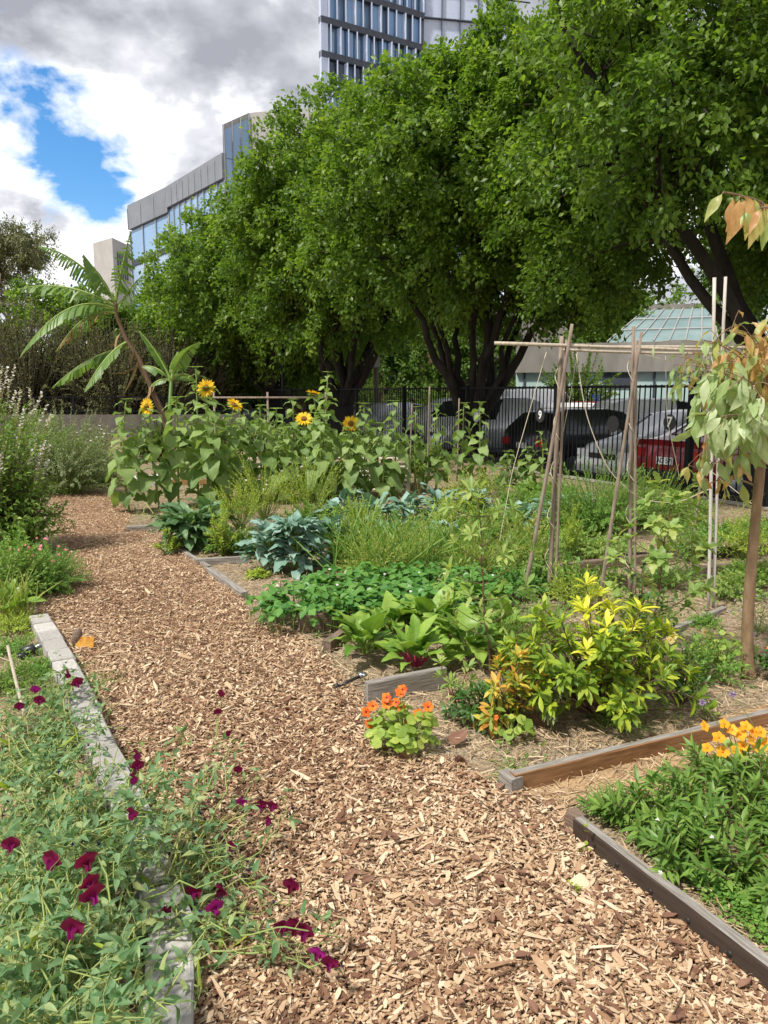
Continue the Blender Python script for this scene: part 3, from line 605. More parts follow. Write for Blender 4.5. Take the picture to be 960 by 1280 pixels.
# background trees beyond the car park
bgspec = [(-2.5, 47, 6.5, 4.5, 'rounded green tree across the car park, behind the street trees, left'), (6, 44, 6, 4.2, 'rounded green tree across the car park above the white wagon'),
          (1.5, 52, 8, 6, 'tall dark tree at the back between the street trees'), (13, 40, 6.5, 4, 'small green tree beside the concrete hall'), (-9, 56, 7, 6, 'distant broad tree beyond the end of the street row'),
          (22, 46, 9, 6, 'tall tree behind the concrete hall')]
for i, (x, y, h, r, lb) in enumerate(bgspec):
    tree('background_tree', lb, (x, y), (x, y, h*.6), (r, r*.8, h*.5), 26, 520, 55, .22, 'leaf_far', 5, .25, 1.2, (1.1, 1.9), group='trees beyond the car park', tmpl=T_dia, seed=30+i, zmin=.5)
# low shrubs across the car park
for i, (px, Y, h, w_) in enumerate([(330, 46, 2.4, 3), (470, 40, 2.6, 3), (545, 40, 2.5, 2.6), (640, 38, 2.6, 2.8), (720, 31, 3.6, 2.0)]):
    x = (px-480)/FOC*Y
    bush('hedge_shrub', ['clipped green shrub beyond the fourth street tree', 'green shrub behind the white wagon', 'green shrub behind the silver utility', 'green shrub behind the white van', 'green shrub before the pale hall wall'][i], 'shrub', (x, Y, 0), w_, h, 90, 36, T_dia, .2, M['leaf_far'], M['twig_grey'], stem_r=.02, group='shrubs beyond the car park', t0=.35)
# ---- far left gum tree, green tree and brown thicket
tree('gum_tree', 'sparse grey-green gum tree with pale trunk at the far left', (-21.2, 44), (-21.6, 44, 8.6), (3.6, 3, 3.6), 20, 520, 55, .19, 'leaf_gum', 7, .2, 4.0, (.7, 1.15), 'bark_pale', seed=50, zmin=4.5, tmpl=leaf_t('lance', .3, 2, .1, .3), shell=.3)
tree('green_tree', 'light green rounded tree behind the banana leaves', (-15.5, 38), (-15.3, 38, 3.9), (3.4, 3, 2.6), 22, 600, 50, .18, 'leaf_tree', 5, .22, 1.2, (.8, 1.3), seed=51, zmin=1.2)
def thicket(label, x, Y, R, h, seed, mat='leaf_thicket', nt_=230, nl=42):
    global rng
    keep = rng; rng = np.random.default_rng(seed)
    r, _ = bush('thicket_shrub', label, 'shrub', (x, Y, 0), R, h, nt_, nl, T_dia, .15, M[mat], M['twig_grey'], stem_r=.028, t0=.2, group='brown thicket beyond the low wall', flat=0, hmin=.55, dome=.35)
    rng = keep
for i, (px, py, Y, R, lb) in enumerate([(-20, 375, 31, 2.6, 'leftmost tall brown twiggy shrub beyond the low wall'), (40, 392, 30, 2.4, 'brown twiggy shrub left of the drooping banana leaves'),
        (95, 398, 31, 2.4, 'brown twiggy shrub behind the lower banana leaves'), (150, 405, 30, 2.2, 'brown shrub behind the banana stem'), (205, 412, 31, 2.3, 'dusky shrub behind the small banana plant'),
        (255, 425, 33, 2.2, 'dusky shrub right of the small banana plant'), (-60, 340, 34, 3, 'outermost olive shrub under the gum tree')]):
    thicket(lb, (px-480)/FOC*Y, Y, R, at(px, py-12, Y)[2], 70+i)
# ================================================================= FENCES
def fence_line(name, label, A, B, zb, zt, step, posts, nrail=2, w_=.016):
    A, B = np.array(A), np.array(B); Ld = np.linalg.norm(B-A); d = (B-A)/Ld; rz = math.atan2(d[1], d[0])
    root = thing(name, label, 'fence', (A[0], A[1], 0), 0)
    mb = MB()
    for k in range(int(Ld/step)):
        p = d*step*(k+.5); box(mb, (p[0], p[1], (zb+zt)/2), (w_, w_, zt-zb), rz)
    o = mb.build('pickets', M['fence'], root, smooth=False); tag(o, kind='stuff') if Ld/step > 100 else None
    for z in ([zt-.03, zb+.1] if nrail == 2 else [zt-.02]):
        r = MB(); m_ = d*Ld/2; box(r, (m_[0], m_[1], z), (Ld, .04, .04), rz); r.build('rail', M['fence'], root, smooth=False)
    for s in posts:
        q = MB(); p = d*s; box(q, (p[0], p[1], (zt+.02)/2), (.08, .08, zt+.02), rz); box(q, (p[0], p[1], zt+.03), (.095, .095, .02), rz); q.build('post', M['fence'], root, smooth=False)
    return root
S0, S1 = -2.2*SP, 7*SP
FR = fence_line('picket_fence', 'black metal picket fence between the garden and the car park', fp(S0), fp(S1), .08, 1.715, .115, [(k+2.2)*SP for k in range(-2, 8)])
far = fp(S1)
PW = np.array([-16., 26.5])
fence_line('low_picket_fence', 'black picket fence on the low wall behind the banana plant', (far[0]-.2, 27.2), PW, .82, 1.45, .11, [0.1, 3, 6, 9, 11.5])
mb = MB(); A, B = np.array([far[0]-.2, 27.2]), PW; m_ = (A+B)/2; box(mb, (m_[0], m_[1]-.05, .4), (np.linalg.norm(B-A), .2, .8), math.atan2(*(B-A)[::-1]))
tag(mb.build('low_wall', M['ret_wall'], smooth=False), 'low grey rendered wall carrying the far picket fence', 'wall')
# number discs hung on the pickets
def disc(label, px, py, txt, s_back=.02, r=.14, col='disc_black', tcol='numeral'):
    # intersect the view direction with the fence line
    d = ray(px, py); k = ((F0-0)@fn)/(d[:2]@fn); P = np.array([0, 0, CAM_H])+d*k; P[:2] -= fn*.03
    root = thing('number_disc', label, 'sign', P, math.atan2(fd[1], fd[0]), 'round parking bay numbers hung on the fence')
    # local x along the fence, local -y... build in xz plane, front towards +y
    mb = MB(); a = np.arange(28)*2*PI/28
    ring = np.stack([np.cos(a)*r, np.zeros(28), np.sin(a)*r], -1); fr = ring+[0, .006, 0]
    mb.add(np.concatenate([ring, fr]), {28: [list(range(28)), list(range(28, 56))[::-1]], 4: [[i, 28+i, 28+(i+1) % 28, (i+1) % 28] for i in range(28)]})
    mb.build('plate', M[col], root, smooth=False)
    if txt:
        cu = bpy.data.curves.new('numeral', 'FONT'); cu.body = txt; cu.size = .22 if len(txt) == 1 else .18; cu.align_x = 'CENTER'; cu.align_y = 'CENTER'; cu.extrude = .001; cu.offset = .004
        t = bpy.data.objects.new('numeral', cu); C.objects.link(t); t.parent = root; t.location = (0, .0085, 0); t.rotation_euler = (PI/2, 0, PI); cu.materials.append(M[tcol])
    return root
disc('grey disc reading 10 on the fence by the big forked tree', 597, 520, '10', col='panel_grey')
disc('black disc with white 9 on the fence above the black car', 677, 519, '9')
disc('black disc with white 7 on the fence above the red car', 839, 528, '7', r=.125)
disc('plain dark disc on the fence between the silver and red cars', 768, 530, None)
# ================================================================= CARS
def car(name, label, rear, hd, L_, W_, style, paint, plate=None, front_in=False, glass='glass', cat='car'):
    """rear = ground point at the centre of the bumper nearest the fence; hd = heading of +x (rear to front)"""
    root = thing(name, label, cat, (rear[0], rear[1], -.246), math.atan2(hd[1], hd[0]), None)
    st = dict(
        hatch=[(0,.55,.5,.80),(.03,.86,.82,.86),(.12,1.06,.98,.84),(.42,1.38,1.0,.68),(.8,1.47,1.0,.68),(1.9,1.48,.98,.69),(2.35,1.42,.97,.68),(3.05,.99,.95,.8),(3.75,.84,.8,.78),(L_-.06,.66,.6,.74),(L_,.5,.45,.7)],
        sedan=[(0,.55,.5,.80),(.03,.9,.86,.84),(.12,1.0,.97,.84),(.6,1.06,1.0,.8),(1.3,1.38,1.0,.66),(1.8,1.44,1.0,.67),(2.4,1.43,.98,.67),(3.2,1.02,.95,.8),(3.9,.86,.84,.8),(L_-.06,.7,.62,.76),(L_,.5,.45,.7)],
        wagon=[(0,.55,.5,.80),(.03,1.0,.95,.86),(.1,1.15,1.05,.82),(.3,1.55,1.06,.72),(.8,1.64,1.06,.72),(2.2,1.65,1.04,.72),(2.7,1.58,1.03,.7),(3.4,1.1,1.03,.84),(4.1,.98,.96,.82),(L_-.06,.8,.7,.78),(L_,.5,.45,.7)],
        ute=[(0,.6,.5,.84),(.03,1.05,1.0,.88),(1.6,1.08,1.02,.88),(1.72,1.12,1.04,.86),(1.85,1.6,1.04,.7),(2.3,1.7,1.04,.7),(3.0,1.7,1.04,.7),(3.3,1.62,1.04,.69),(3.95,1.12,1.04,.84),(4.6,1.0,.98,.82),(L_-.06,.85,.7,.78),(L_,.5,.45,.7)],
        van=[(0,.6,.5,.86),(.04,1.6,1.05,.84),(.15,1.9,1.1,.78),(1.5,1.95,1.1,.78),(3.0,1.95,1.1,.78),(3.6,1.85,1.1,.76),(4.25,1.2,1.08,.84),(L_-.06,.95,.8,.8),(L_,.55,.5,.7)])[style]
    w2 = W_/2; rings = []
    for x, zt, zb, wt in st:
        e = .93 if (x < .1 or x > L_-.2) else 1.0
        rings.append([(-w2*.9*e, .24), (-w2*e, .42), (-w2*e*1.0, (zb+.42)/2), (-w2*.965*e, zb), (-w2*wt*e, zt-.015 if zt > zb+.1 else zt), (-w2*wt*.6*e, zt+.012), (w2*wt*.6*e, zt+.012), (w2*wt*e, zt-.015 if zt > zb+.1 else zt), (w2*.965*e, zb), (w2*e, (zb+.42)/2), (w2*e, .42), (w2*.9*e, .24)])
    V = np.array([[(st[i][0], y, z) for y, z in rg] for i, rg in enumerate(rings)]); n, m = len(st), 12
    mb = MB(); f = [[i*m+j, i*m+(j+1) % m, (i+1)*m+(j+1) % m, (i+1)*m+j] for i in range(n-1) for j in range(m)]
    mb.add(V.reshape(-1, 3), {4: f, 12: [list(range(12))[::-1], [(n-1)*m+k for k in range(12)]]})
    ob = mb.build('body', M[paint], root)
    mod = ob.modifiers.new('bevel', 'BEVEL'); mod.width = .03; mod.segments = 2; mod.limit_method = 'ANGLE'
    def quad(name, q, mat, off, inset=.06):
        q = np.array(q, float); c = q.mean(0); nn = nrm(np.cross(q[1]-q[0], q[2]-q[0]));
        cc = np.array([L_/2, 0, .9]); nn = nn if (c-cc)@nn > 0 else -nn
        q = c+(q-c)*(1-inset); a = q+nn*off; b = q+nn*(off-.02); k = len(q); b2 = MB()
        b2.add(np.concatenate([a, b]), {k: [list(range(k)), list(range(k, 2*k))[::-1]], 4: [[i, (i+1) % k, k+(i+1) % k, k+i] for i in range(k)]})
        return b2.build(name, mat, root, smooth=False)
    cab = [i for i in range(n) if st[i][1] > st[i][2]+.3]
    i0, i1 = cab[0], cab[-1]
    g = M[glass]
    r0, r1 = max(i0-1, 0), i1+1
    quad('rear_window', [V[r0, 5]*.5+V[r0, 4]*.5, V[r0, 6]*.5+V[r0, 7]*.5, V[i0, 7], V[i0, 4]], g, .012, .1)
    quad('windscreen', [V[i1, 4], V[i1, 7], V[r1, 7], V[r1, 4]], g, .012, .08)
    mids = [i for i in cab]; h = (mids[0]+mids[-1])//2+1
    for sd in ((3, 4), (8, 7)):
        for (a, b) in ((mids[0], h), (h, mids[-1])):
            if style == 'van' and a == mids[0]: continue
            lo, hi = sd; extra = ([V[r1, lo]] if b == mids[-1] else [])
            poly = [V[a, lo], V[b, lo]]+extra+[V[b, hi], V[a, hi]]
            quad('window', poly, g, .014, .1)
    for x in (.75, L_-.85):
        for sy in (-1, 1):
            wh = MB(); a = np.arange(20)*2*PI/20; R_ = .33
            def ringp(r, y): return np.stack([x+np.cos(a)*r, np.full(20, y*sy), R_+np.sin(a)*r], -1)
            rs = [ringp(.18, w2+.0), ringp(.3, w2+.01), ringp(.33, w2-.02), ringp(.33, w2-.2)]
            for q in range(3):
                wh.add(np.concatenate([rs[q], rs[q+1]]), {4: [[i, (i+1) % 20, 20+(i+1) % 20, 20+i] for i in range(20)]})
            w_o = wh.build('wheel', M['tyre'], root)
            rm = MB(); rm.add(np.concatenate([ringp(.19, w2-.01), ringp(.05, w2+.012)]), {4: [[i, (i+1) % 20, 20+(i+1) % 20, 20+i] for i in range(20)], 20: [list(range(20, 40))]}); rm.build('rim', M['rim'], w_o)
    for sy in (-1, 1):
        zl = st[1][1]-.12
        b2 = MB(); box(b2, (.02, sy*w2*.74, zl), (.06, .26, .16)); b2.build('tail_light', M['red_lamp'], root, smooth=False)
        b2 = MB(); box(b2, (L_-.1, sy*w2*.68, .66), (.14, .34, .13)); b2.build('headlight', M['head_lamp'], root, smooth=False)
        b2 = MB(); box(b2, (st[r1][0]-.15, sy*(w2+.1), st[r1][2]+.06), (.1, .18, .13), taper=.15); b2.build('mirror', M[paint], root, smooth=False)
    b2 = MB(); box(b2, (-.012, 0, .42), (.05, W_*.9, .16)); b2.build('bumper_trim', M['blackplastic'], root, smooth=False)
    b2 = MB(); box(b2, (-.012, 0, .66), (.02, .37, .125)); p = b2.build('number_plate', M['white'], root, smooth=False)
    b2 = MB(); box(b2, (L_+.012, 0, .5), (.02, .37, .125)); b2.build('number_plate', M['white'], root, smooth=False)
    b2 = MB(); box(b2, (L_-.0, 0, .62), (.03, W_*.42, .1)); b2.build('grille', M['blackplastic'], root, smooth=False)
    if plate:
        cu = bpy.data.curves.new('plate_text', 'FONT'); cu.body = plate; cu.size = .12; cu.align_x = 'CENTER'; cu.align_y = 'CENTER'; cu.extrude = .001; cu.offset = .002
        t = bpy.data.objects.new('plate_text', cu); C.objects.link(t); t.parent = p; t.location = (-.024, 0, .66); t.rotation_euler = (PI/2, 0, -PI/2); cu.materials.append(M['numeral_dark'])
    return root
def carpos(s, off=1.05): return fp(s, off)
def s_of(px, off=1.05):
    u = (px-480)/FOC; b = F0+fn*off; return (b[0]-u*b[1])/(u*fd[1]-fd[0])
car('parked_car', 'dark red sedan behind the fence with its plate towards the garden', carpos(s_of(832)), fn, 4.5, 1.76, 'sedan', 'car_red', 'AD 57J')
p = carpos(s_of(752)); car('parked_car', 'silver hatchback parked nose to the fence beside the red sedan', p+fn*4.1, -fn, 4.1, 1.72, 'hatch', 'car_silver')
car('parked_car', 'black hatchback with its round red tail light behind the fence', carpos(s_of(652)), fn, 4.1, 1.72, 'hatch', 'car_black')
p = carpos(s_of(540), 1.6); car('parked_utility', 'silver utility parked behind the fence left of the forked tree', p+fn*4.9, nrm(-fn+fd*.25), 4.9, 1.85, 'ute', 'car_silver', cat='utility vehicle')
p = carpos(s_of(474), 1.6); car('parked_car', 'white wagon with black mirror behind the fence, left of the silver utility', p+fn*4.5, nrm(-fn+fd*.2), 4.7, 1.8, 'wagon', 'car_white')
p = carpos(s_of(432), 1.4); car('parked_car', 'grey hatchback with red tail light behind the tallest sunflower bud', p, fn, 4.1, 1.72, 'hatch', 'car_silver')
car('parked_van', 'white van with big rear window in the second row', (3.9, 27.5), nrm([.75, .65]), 4.8, 1.85, 'van', 'car_white', cat='van')
car('parked_car', 'white hatchback in the second row behind the black hatchback', (5.2, 26.0), nrm([.95, .1]), 4.1, 1.75, 'hatch', 'car_white')
car('parked_car', 'white wagon in the second row before the pale hall wall', (6.3, 22.6), nrm([.98, .1]), 4.7, 1.8, 'wagon', 'car_white')
car('parked_car', 'small red hatchback far behind the silver hatchback', (6.6, 29.5), nrm([.98, .3]), 4.1, 1.72, 'hatch', 'car_red')
car('parked_car', 'silver hatchback far left under the spreading tree', (-9.2, 41), nrm([.9, .2]), 4.1, 1.72, 'hatch', 'car_silver')
# ================================================================= BUILDINGS
def plate_box(mb, A, B, z0, z1, th, out=0.):
    A, B = np.array(A, float), np.array(B, float); d = B-A; Ld = np.linalg.norm(d); rz = math.atan2(d[1], d[0]); nn = np.array([d[1], -d[0]])/Ld
    c = (A+B)/2+nn*out; box(mb, (c[0], c[1], (z0+z1)/2), (Ld, th, z1-z0), rz)
# tower, top centre
Yt = 95.; xl = (405-480)/FOC*Yt; T0 = np.array([xl, Yt]); T1 = T0+np.array([math.cos(.55), math.sin(.55)])*14.5; T2 = T1+np.array([math.cos(.18), math.sin(.18)])*12
T3 = T0+np.array([.5, 16.])
root = thing('office_tower', 'tall blue glass tower with pale fins above the trees', 'building', (0, 0, 0))
mb = MB(); poly = np.array([T0, T1, T2, T2+[-1, 16], T3]); nP = len(poly); Ht = 78
cc_ = poly.mean(0); pin = cc_+(poly-cc_)*.97
V = np.concatenate([np.c_[pin, np.zeros(nP)], np.c_[pin, np.full(nP, Ht)]]); mb.add(V, {4: [[i, (i+1) % nP, nP+(i+1) % nP, nP+i] for i in range(nP)], nP: [[nP+i for i in range(nP)]]})
mb.build('wall', M['fac_pale'], root, smooth=False)
fl = 3.7; d01 = (T1-T0)/14.5; n01 = np.array([d01[1], -d01[0]])
for k in range(8, 21):
    z = k*fl; q = MB(); plate_box(q, T0, T1, z-.35, z+.35, .7, .35); plate_box(q, T1, T2, z-.06, z+.06, .5, .2); q.build('floor_slab', M['slab_dark'], root, smooth=False)
    if k < 20:
        q = MB(); p = T0-d01*0
        for j in range(12):
            x = 1.0+j*1.18+(.35 if k % 2 else 0); pp = T0+d01*x+n01*.45; box(q, (pp[0], pp[1], z+fl/2), (.14, .7, fl-.72), math.atan2(d01[1], d01[0])+(-.35 if (j+k) % 3 else .3))
        q.build('fin_row', M['fin'], root, smooth=False)
        q = MB()
        for j in range(0, 12):
            if (j*7+k*3) % 5 < 3: plate_box(q, T0+d01*(1.1+j*1.18), T0+d01*(2.1+j*1.18), z+.4, z+fl-.4, .1, .22)
        q.build('window_row', M['fac_dark'] if k % 5 == 0 else M['fac_blue'], root, smooth=False)
q = MB(); plate_box(q, T0-n01*.05, T0+d01*.9-n01*.05, 0, Ht, .5, .45); q.build('corner_column', M['fin'], root, smooth=False)
q = MB(); plate_box(q, T1, T2, 26, Ht, .15, .0)
q.build('cladding', M['fin'], root, smooth=False)
q = MB()
for j in range(5): p = T1+(T2-T1)*(j/5.+.02); box(q, (p[0], p[1]-.25, 50), (.1, .3, 60))
q.build('cladding_joint', M['slab_dark'], root, smooth=False)
# mid-left glass office: roof line falls to the left; a raised box at its right end
root = thing('glass_office', 'long blue glass office with grey parapet rising towards the trees', 'building', (0, 0, 0))
Yo = 75.; A0 = at(163, 262, Yo); A1 = at(212, 243, 72); A2 = at(278, 197, 60.)
pts = [A0, A1, A2]; zp = [A0[2], A1[2]+.3, A2[2]]
zr = 1.0
front = [np.array([A0[0], A0[1]]), np.array([A1[0], A1[1]]), np.array([A2[0]+.3, A2[1]])]
mb = MB(); back = [front[-1]+[14, 12], front[0]+[14, 14]]
for i in range(2):
    a, b = front[i], front[i+1]; za, zb_ = zp[i], zp[i+1]
    mb.add([[a[0], a[1], 0], [b[0], b[1], 0], [b[0], b[1], zb_], [a[0], a[1], za]], {4: [[0, 1, 2, 3]]})
    mb.add([[a[0]+14, a[1]+14, 0], [b[0]+14, b[1]+12, 0], [b[0]+14, b[1]+12, zb_], [a[0]+14, a[1]+14, za]], {4: [[3, 2, 1, 0]]})
    mb.add([[a[0], a[1], za], [b[0], b[1], zb_], [b[0]+14, b[1]+12, zb_], [a[0]+14, a[1]+14, za]], {4: [[0, 1, 2, 3]]})
mb.add([[front[0][0], front[0][1], 0], [front[0][0]+14, front[0][1]+14, 0], [front[0][0]+14, front[0][1]+14, zp[0]], [front[0][0], front[0][1], zp[0]]], {4: [[3, 2, 1, 0]]})
mb.build('wall', M['fac_pale'], root, smooth=False)
bands = [(0, .13, 'panel_grey'), (.14, .25, 'fac_blue')]
for i in range(2):
    a, b = front[i], front[i+1]; d = b-a; Ld = np.linalg.norm(d); nn = np.array([d[1], -d[0]])/Ld
    def strip(name, f0, f1, mat, out):
        q = MB(); za0, za1 = zp[i]-f0, zp[i]-f1; zb0, zb1 = zp[i+1]-f0, zp[i+1]-f1
        o = nn*out
        q.add([[a[0]+o[0], a[1]+o[1], za1], [b[0]+o[0], b[1]+o[1], zb1], [b[0]+o[0], b[1]+o[1], zb0], [a[0]+o[0], a[1]+o[1], za0], [a[0], a[1], za1], [b[0], b[1], zb1], [b[0], b[1], zb0], [a[0], a[1], za0]],
              {4: [[0,1,2,3],[3,2,6,7],[0,4,5,1],[0,3,7,4],[1,5,6,2]]}); q.build(name, M[mat], root, smooth=False)
    par = [1.9, 1.5][i]
    strip('parapet', -.3, par, 'panel_grey', .35)
    for k in range(4):
        z0 = par+.15+k*3.3; strip('window_band', z0, z0+2.7, 'fac_blue' if k % 2 == 0 else 'fac_pale', .12); strip('spandrel', z0+2.72, z0+3.26, 'slab_dark', .2)
    q = MB(); nm = int(Ld/1.5)
    for j in range(nm+1):
        p = a+d*(j/nm)+nn*.16; zt = zp[i]+(zp[i+1]-zp[i])*(j/nm); box(q, (p[0], p[1], (zt-par-.1)/2), (.09, .16, zt-par-.1), math.atan2(d[1], d[0])); p = p+nn*.22; box(q, (p[0], p[1], zt-par/2), (.05, .05, par), math.atan2(d[1], d[0]))
    q.build('mullions', M['fin_grey'], root, smooth=False)
B0 = at(278, 158, 60)[:2]; d = np.array([math.cos(.75), math.sin(.75)]); B1 = B0+d*2.4; B2 = B1+np.array([.95, -.25])*5
zt = at(303, 137, 61)[2]
mb = MB(); Q = [B0, B1, B2, B2+[0, 8], B0+[0, 8]]; Q = np.array([[*p] for p in Q]); k = len(Q)
tops = np.array([zt-1.4, zt, zt-.1, zt-.1, zt-1.4]); mb.add(np.concatenate([np.c_[Q, np.full(k, 12.)], np.c_[Q, tops]]), {4: [[i, (i+1) % k, k+(i+1) % k, k+i] for i in range(k)], k: [[k+i for i in range(k)]]})
mb.build('roof_box', M['panel_beige'], root, smooth=False)
q = MB(); nn = np.array([d[1], -d[0]])
o = nn*.08; q.add([[B0[0]+o[0], B0[1]+o[1], 14], [B1[0]+o[0], B1[1]+o[1], 14], [B1[0]+o[0], B1[1]+o[1], zt-.4], [B0[0]+o[0], B0[1]+o[1], zt-1.8]], {4: [[0, 1, 2, 3]]}); q.build('box_glass', M['fac_blue'], root, smooth=False)
q = MB()
for j in range(4): p = B0+d*(.05+j*.76)+nn*.12; box(q, (p[0], p[1], (zt-1.4+j*.4+14)/2), (.08, .1, zt-1.4+j*.4-14), .75)
q.build('mullions', M['fin_grey'], root, smooth=False)
# small beige block
root = thing('beige_block', 'small beige concrete block with louvre windows behind the banana leaves', 'building', (0, 0, 0))
X0 = at(117, 318, 110); X1 = at(140, 297, 106); X2 = at(176, 302, 116)
zt = at(140, 297, 106)[2]; Q = np.array([X0[:2], X1[:2], X2[:2], X2[:2]+[-3, 10], X0[:2]+[0, 8]]); k = 5
mb = MB(); mb.add(np.concatenate([np.c_[Q, np.zeros(k)], np.c_[Q, np.full(k, zt)]]), {4: [[i, (i+1) % k, k+(i+1) % k, k+i] for i in range(k)], k: [[k+i for i in range(k)]]}); mb.build('wall', M['panel_beige'], root, smooth=False)
d = nrm(Q[2]-Q[1]); nn = np.array([d[1], -d[0]]); Lq = np.linalg.norm(Q[2]-Q[1])
for j in range(5):
    q = MB(); p = Q[1]+d*(1.3+j*.75); plate_box(q, p, p+d*.35, zt-5, zt-1.6, .12, .03); q.build('louvre', M['slab_dark'], root, smooth=False)
# concrete hall on the right with sloping glass roof
root = thing('concrete_hall', 'low concrete hall with a sloping glass roof behind the right trellis', 'building', (0, 0, 0))
Yh = 34.
xa = (650-480)/FOC*Yh; xb = (1100-480)/FOC*Yh; ha = np.array([xa, Yh+1.5]); hb = np.array([xb, Yh-4]); 
z1, z2 = at(800, 465, 34)[2], at(800, 437, 34)[2]
def wallseg(name, z0, z1, mat, th, out): q = MB(); plate_box(q, ha, hb, z0, z1, th, out); return q.build(name, M[mat], root, smooth=False)
wallseg('brick_base', 0, .75, 'brick', .35, .05); wallseg('glazed_wall', .75, z1, 'aqua', .2, 0); wallseg('concrete_band', z1, z2+.3, 'concrete_wall', .35, .16)
dh = nrm(hb-ha); nh = np.array([dh[1], -dh[0]]); Lh = np.linalg.norm(hb-ha)
for j in range(int(Lh/1.9)):
    q = MB(); p = ha+dh*(j*1.9+.4)+nh*.13; box(q, (p[0], p[1], (.75+z1)/2), (.09, .08, z1-.75), math.atan2(dh[1], dh[0])); q.build('window_frame', M['slab_dark'], root, smooth=False)
for xx in (4.0,): 
    q = MB(); p = ha+dh*4.6+nh*.14; box(q, (p[0], p[1], z1-.35), (1.3, .1, .6), math.atan2(dh[1], dh[0])); q.build('vent', M['slab_dark'], root, smooth=False)
g0 = ha+dh*4.0; g1 = ha+dh*8.6; bk = -nh*4.2; zg0, zg1 = z2+.32, z2+2.1
mb = MB(); mb.add([[g0[0], g0[1], zg0], [g1[0], g1[1], zg0], [(g1+bk)[0], (g1+bk)[1], zg1], [(g0+bk+dh*1.6)[0], (g0+bk+dh*1.6)[1], zg1], [(g0+bk)[0], (g0+bk)[1], zg0], [(g1+bk)[0], (g1+bk)[1], zg0]], {4: [[0,1,2,3]], 3: [[0,3,4],[1,5,2]]})
mb.build('glass_roof', M['skyglass'], root, smooth=False)
q = MB()
for j in range(8):
    t = j/7.; a = np.array([*(g0+(g1-g0)*t), zg0+.05]); b = np.array([*((g0+dh*1.6+bk)+((g1+bk)-(g0+bk+dh*1.6))*t), zg1+.05]); tube(q, [a, b], (.03, .03), 4)
for t in (.33, .66): tube(q, [np.array([*(g0+bk*t+dh*1.6*t), zg0+(zg1-zg0)*t+.06]), np.array([*(g1+bk*t), zg0+(zg1-zg0)*t+.06])], (.03, .03), 4)
q.build('glazing_bars', M['panel_beige'], root, smooth=False)
# taller concrete wing behind
mb = MB(); c_ = ha+dh*3-nh*9; box(mb, (c_[0], c_[1], 3.0), (14, 6, 6.0), math.atan2(dh[1], dh[0])); mb.build('rear_wing', M['concrete_wall'], root, smooth=False)
# distant brick terrace behind the street trees
root = thing('brick_building', 'brown brick building glimpsed between trunks beyond the car park', 'building', (0, 0, 0))
mb = MB(); box(mb, (-4, 62, 3), (36, 8, 6)); mb.build('wall', M['brick'], root, smooth=False)
for j in range(14):
    q = MB(); box(q, (-20+j*2.6, 57.95, 2.2), (1.3, .12, 1.6)); w_ = q.build('window', M['fac_dark'], root, smooth=False); q = MB(); box(q, (-20+j*2.6, 57.93, 1.33), (1.5, .2, .12)); q.build('sill', M['panel_beige'], w_, smooth=False)
# lamp post, sign box, blue sign
root = thing('lamp_post', 'thin black lamp post among the street trees', 'lamp post', (*(at(354, 500, 30)[:2]), 0))
q = MB(); tube(q, [(0, 0, 0), (0, 0, 3.6)], (.07, .05), 8); q.build('pole', M['fence'], root); q = MB(); box(q, (0, 0, 3.7), (.5, .3, .12), taper=.2); q.build('lamp_head', M['fence'], root, smooth=False)
p = at(470, 452, 30); root = thing('bird_box', 'small pale box fixed high on a grey trunk beyond the cars', 'box', (p[0], p[1], 0))
q = MB(); tube(q, [(0, .12, 0), (0, .12, p[2]+.3)], (.12, .09), 8); q.build('post', M['twig_grey'], root); q = MB(); box(q, (0, -.05, p[2]), (.3, .2, .45)); q.build('box_body', M['panel_beige'], root, smooth=False)
p = at(744, 500, 30); root = thing('disabled_parking_sign', 'small dark blue parking sign on a thin post before the pale hall wall', 'sign', (p[0], p[1], 0))
q = MB(); tube(q, [(0, .03, 0), (0, .03, p[2]+.2)], (.025, .025), 6); q.build('post', M['greymetal'], root); q = MB(); box(q, (0, 0, p[2]), (.3, .02, .42)); q.build('sign_plate', M['bluesign'], root, smooth=False)
# ================================================================= TIMBERS AND EDGING
def plank(name, label, A, B, h, th, mat, z0=0., cat='timber', endcap=False, bolts=0, topmat=None, parent_group=None):
    A, B = np.array(A[:2]), np.array(B[:2]); d = B-A; Ld = np.linalg.norm(d); rz = math.atan2(d[1], d[0])
    root = thing(name, label, cat, ((A+B)[0]/2, (A+B)[1]/2, z0), rz, parent_group)
    mb = MB(); n = max(int(Ld/.15), 2); xs = np.linspace(-Ld/2, Ld/2, n+1)
    prof_ = np.array([[-.5, 0], [-.5, .93], [-.42, 1], [.42, 1], [.5, .93], [.5, 0]])
    V = []
    for x in xs:
        j = U(-.0025, .0025, (6, 2)); sag = .004*math.sin(x*2.3+A[0]*7)
        V.append(np.c_[np.full(6, x), prof_[:, 0]*th+j[:, 0], prof_[:, 1]*h+j[:, 1]*(prof_[:, 1] > 0)+sag*(prof_[:, 1] > 0)])
    V = np.concatenate(V); f = [[i*6+j, i*6+(j+1) % 6, (i+1)*6+(j+1) % 6, (i+1)*6+j] for i in range(n) for j in range(6)]
    fside = [q for q in f if not set(k % 6 for k in q) <= {2, 3}]; ftop = [q for q in f if set(k % 6 for k in q) <= {2, 3}]
    mb.add(V, {4: fside, 6: [[5, 4, 3, 2, 1, 0], [n*6+k for k in range(6)]]}); mb.add(V, {4: ftop}, mi=1)
    mb.build('board', [mat, topmat or mat], root, smooth=False)
    for k in range(bolts):
        q = MB(); x = -Ld/2+Ld*(k+.5)/bolts; tube(q, [(x, -th/2-.0005, h*.45), (x, -th/2-.0022, h*.45)], (.009, .009), 10); q.build('bolt', M['blackplastic'], root)  # flat black disc paints the shade inside an open hole, no hardware there
    return root
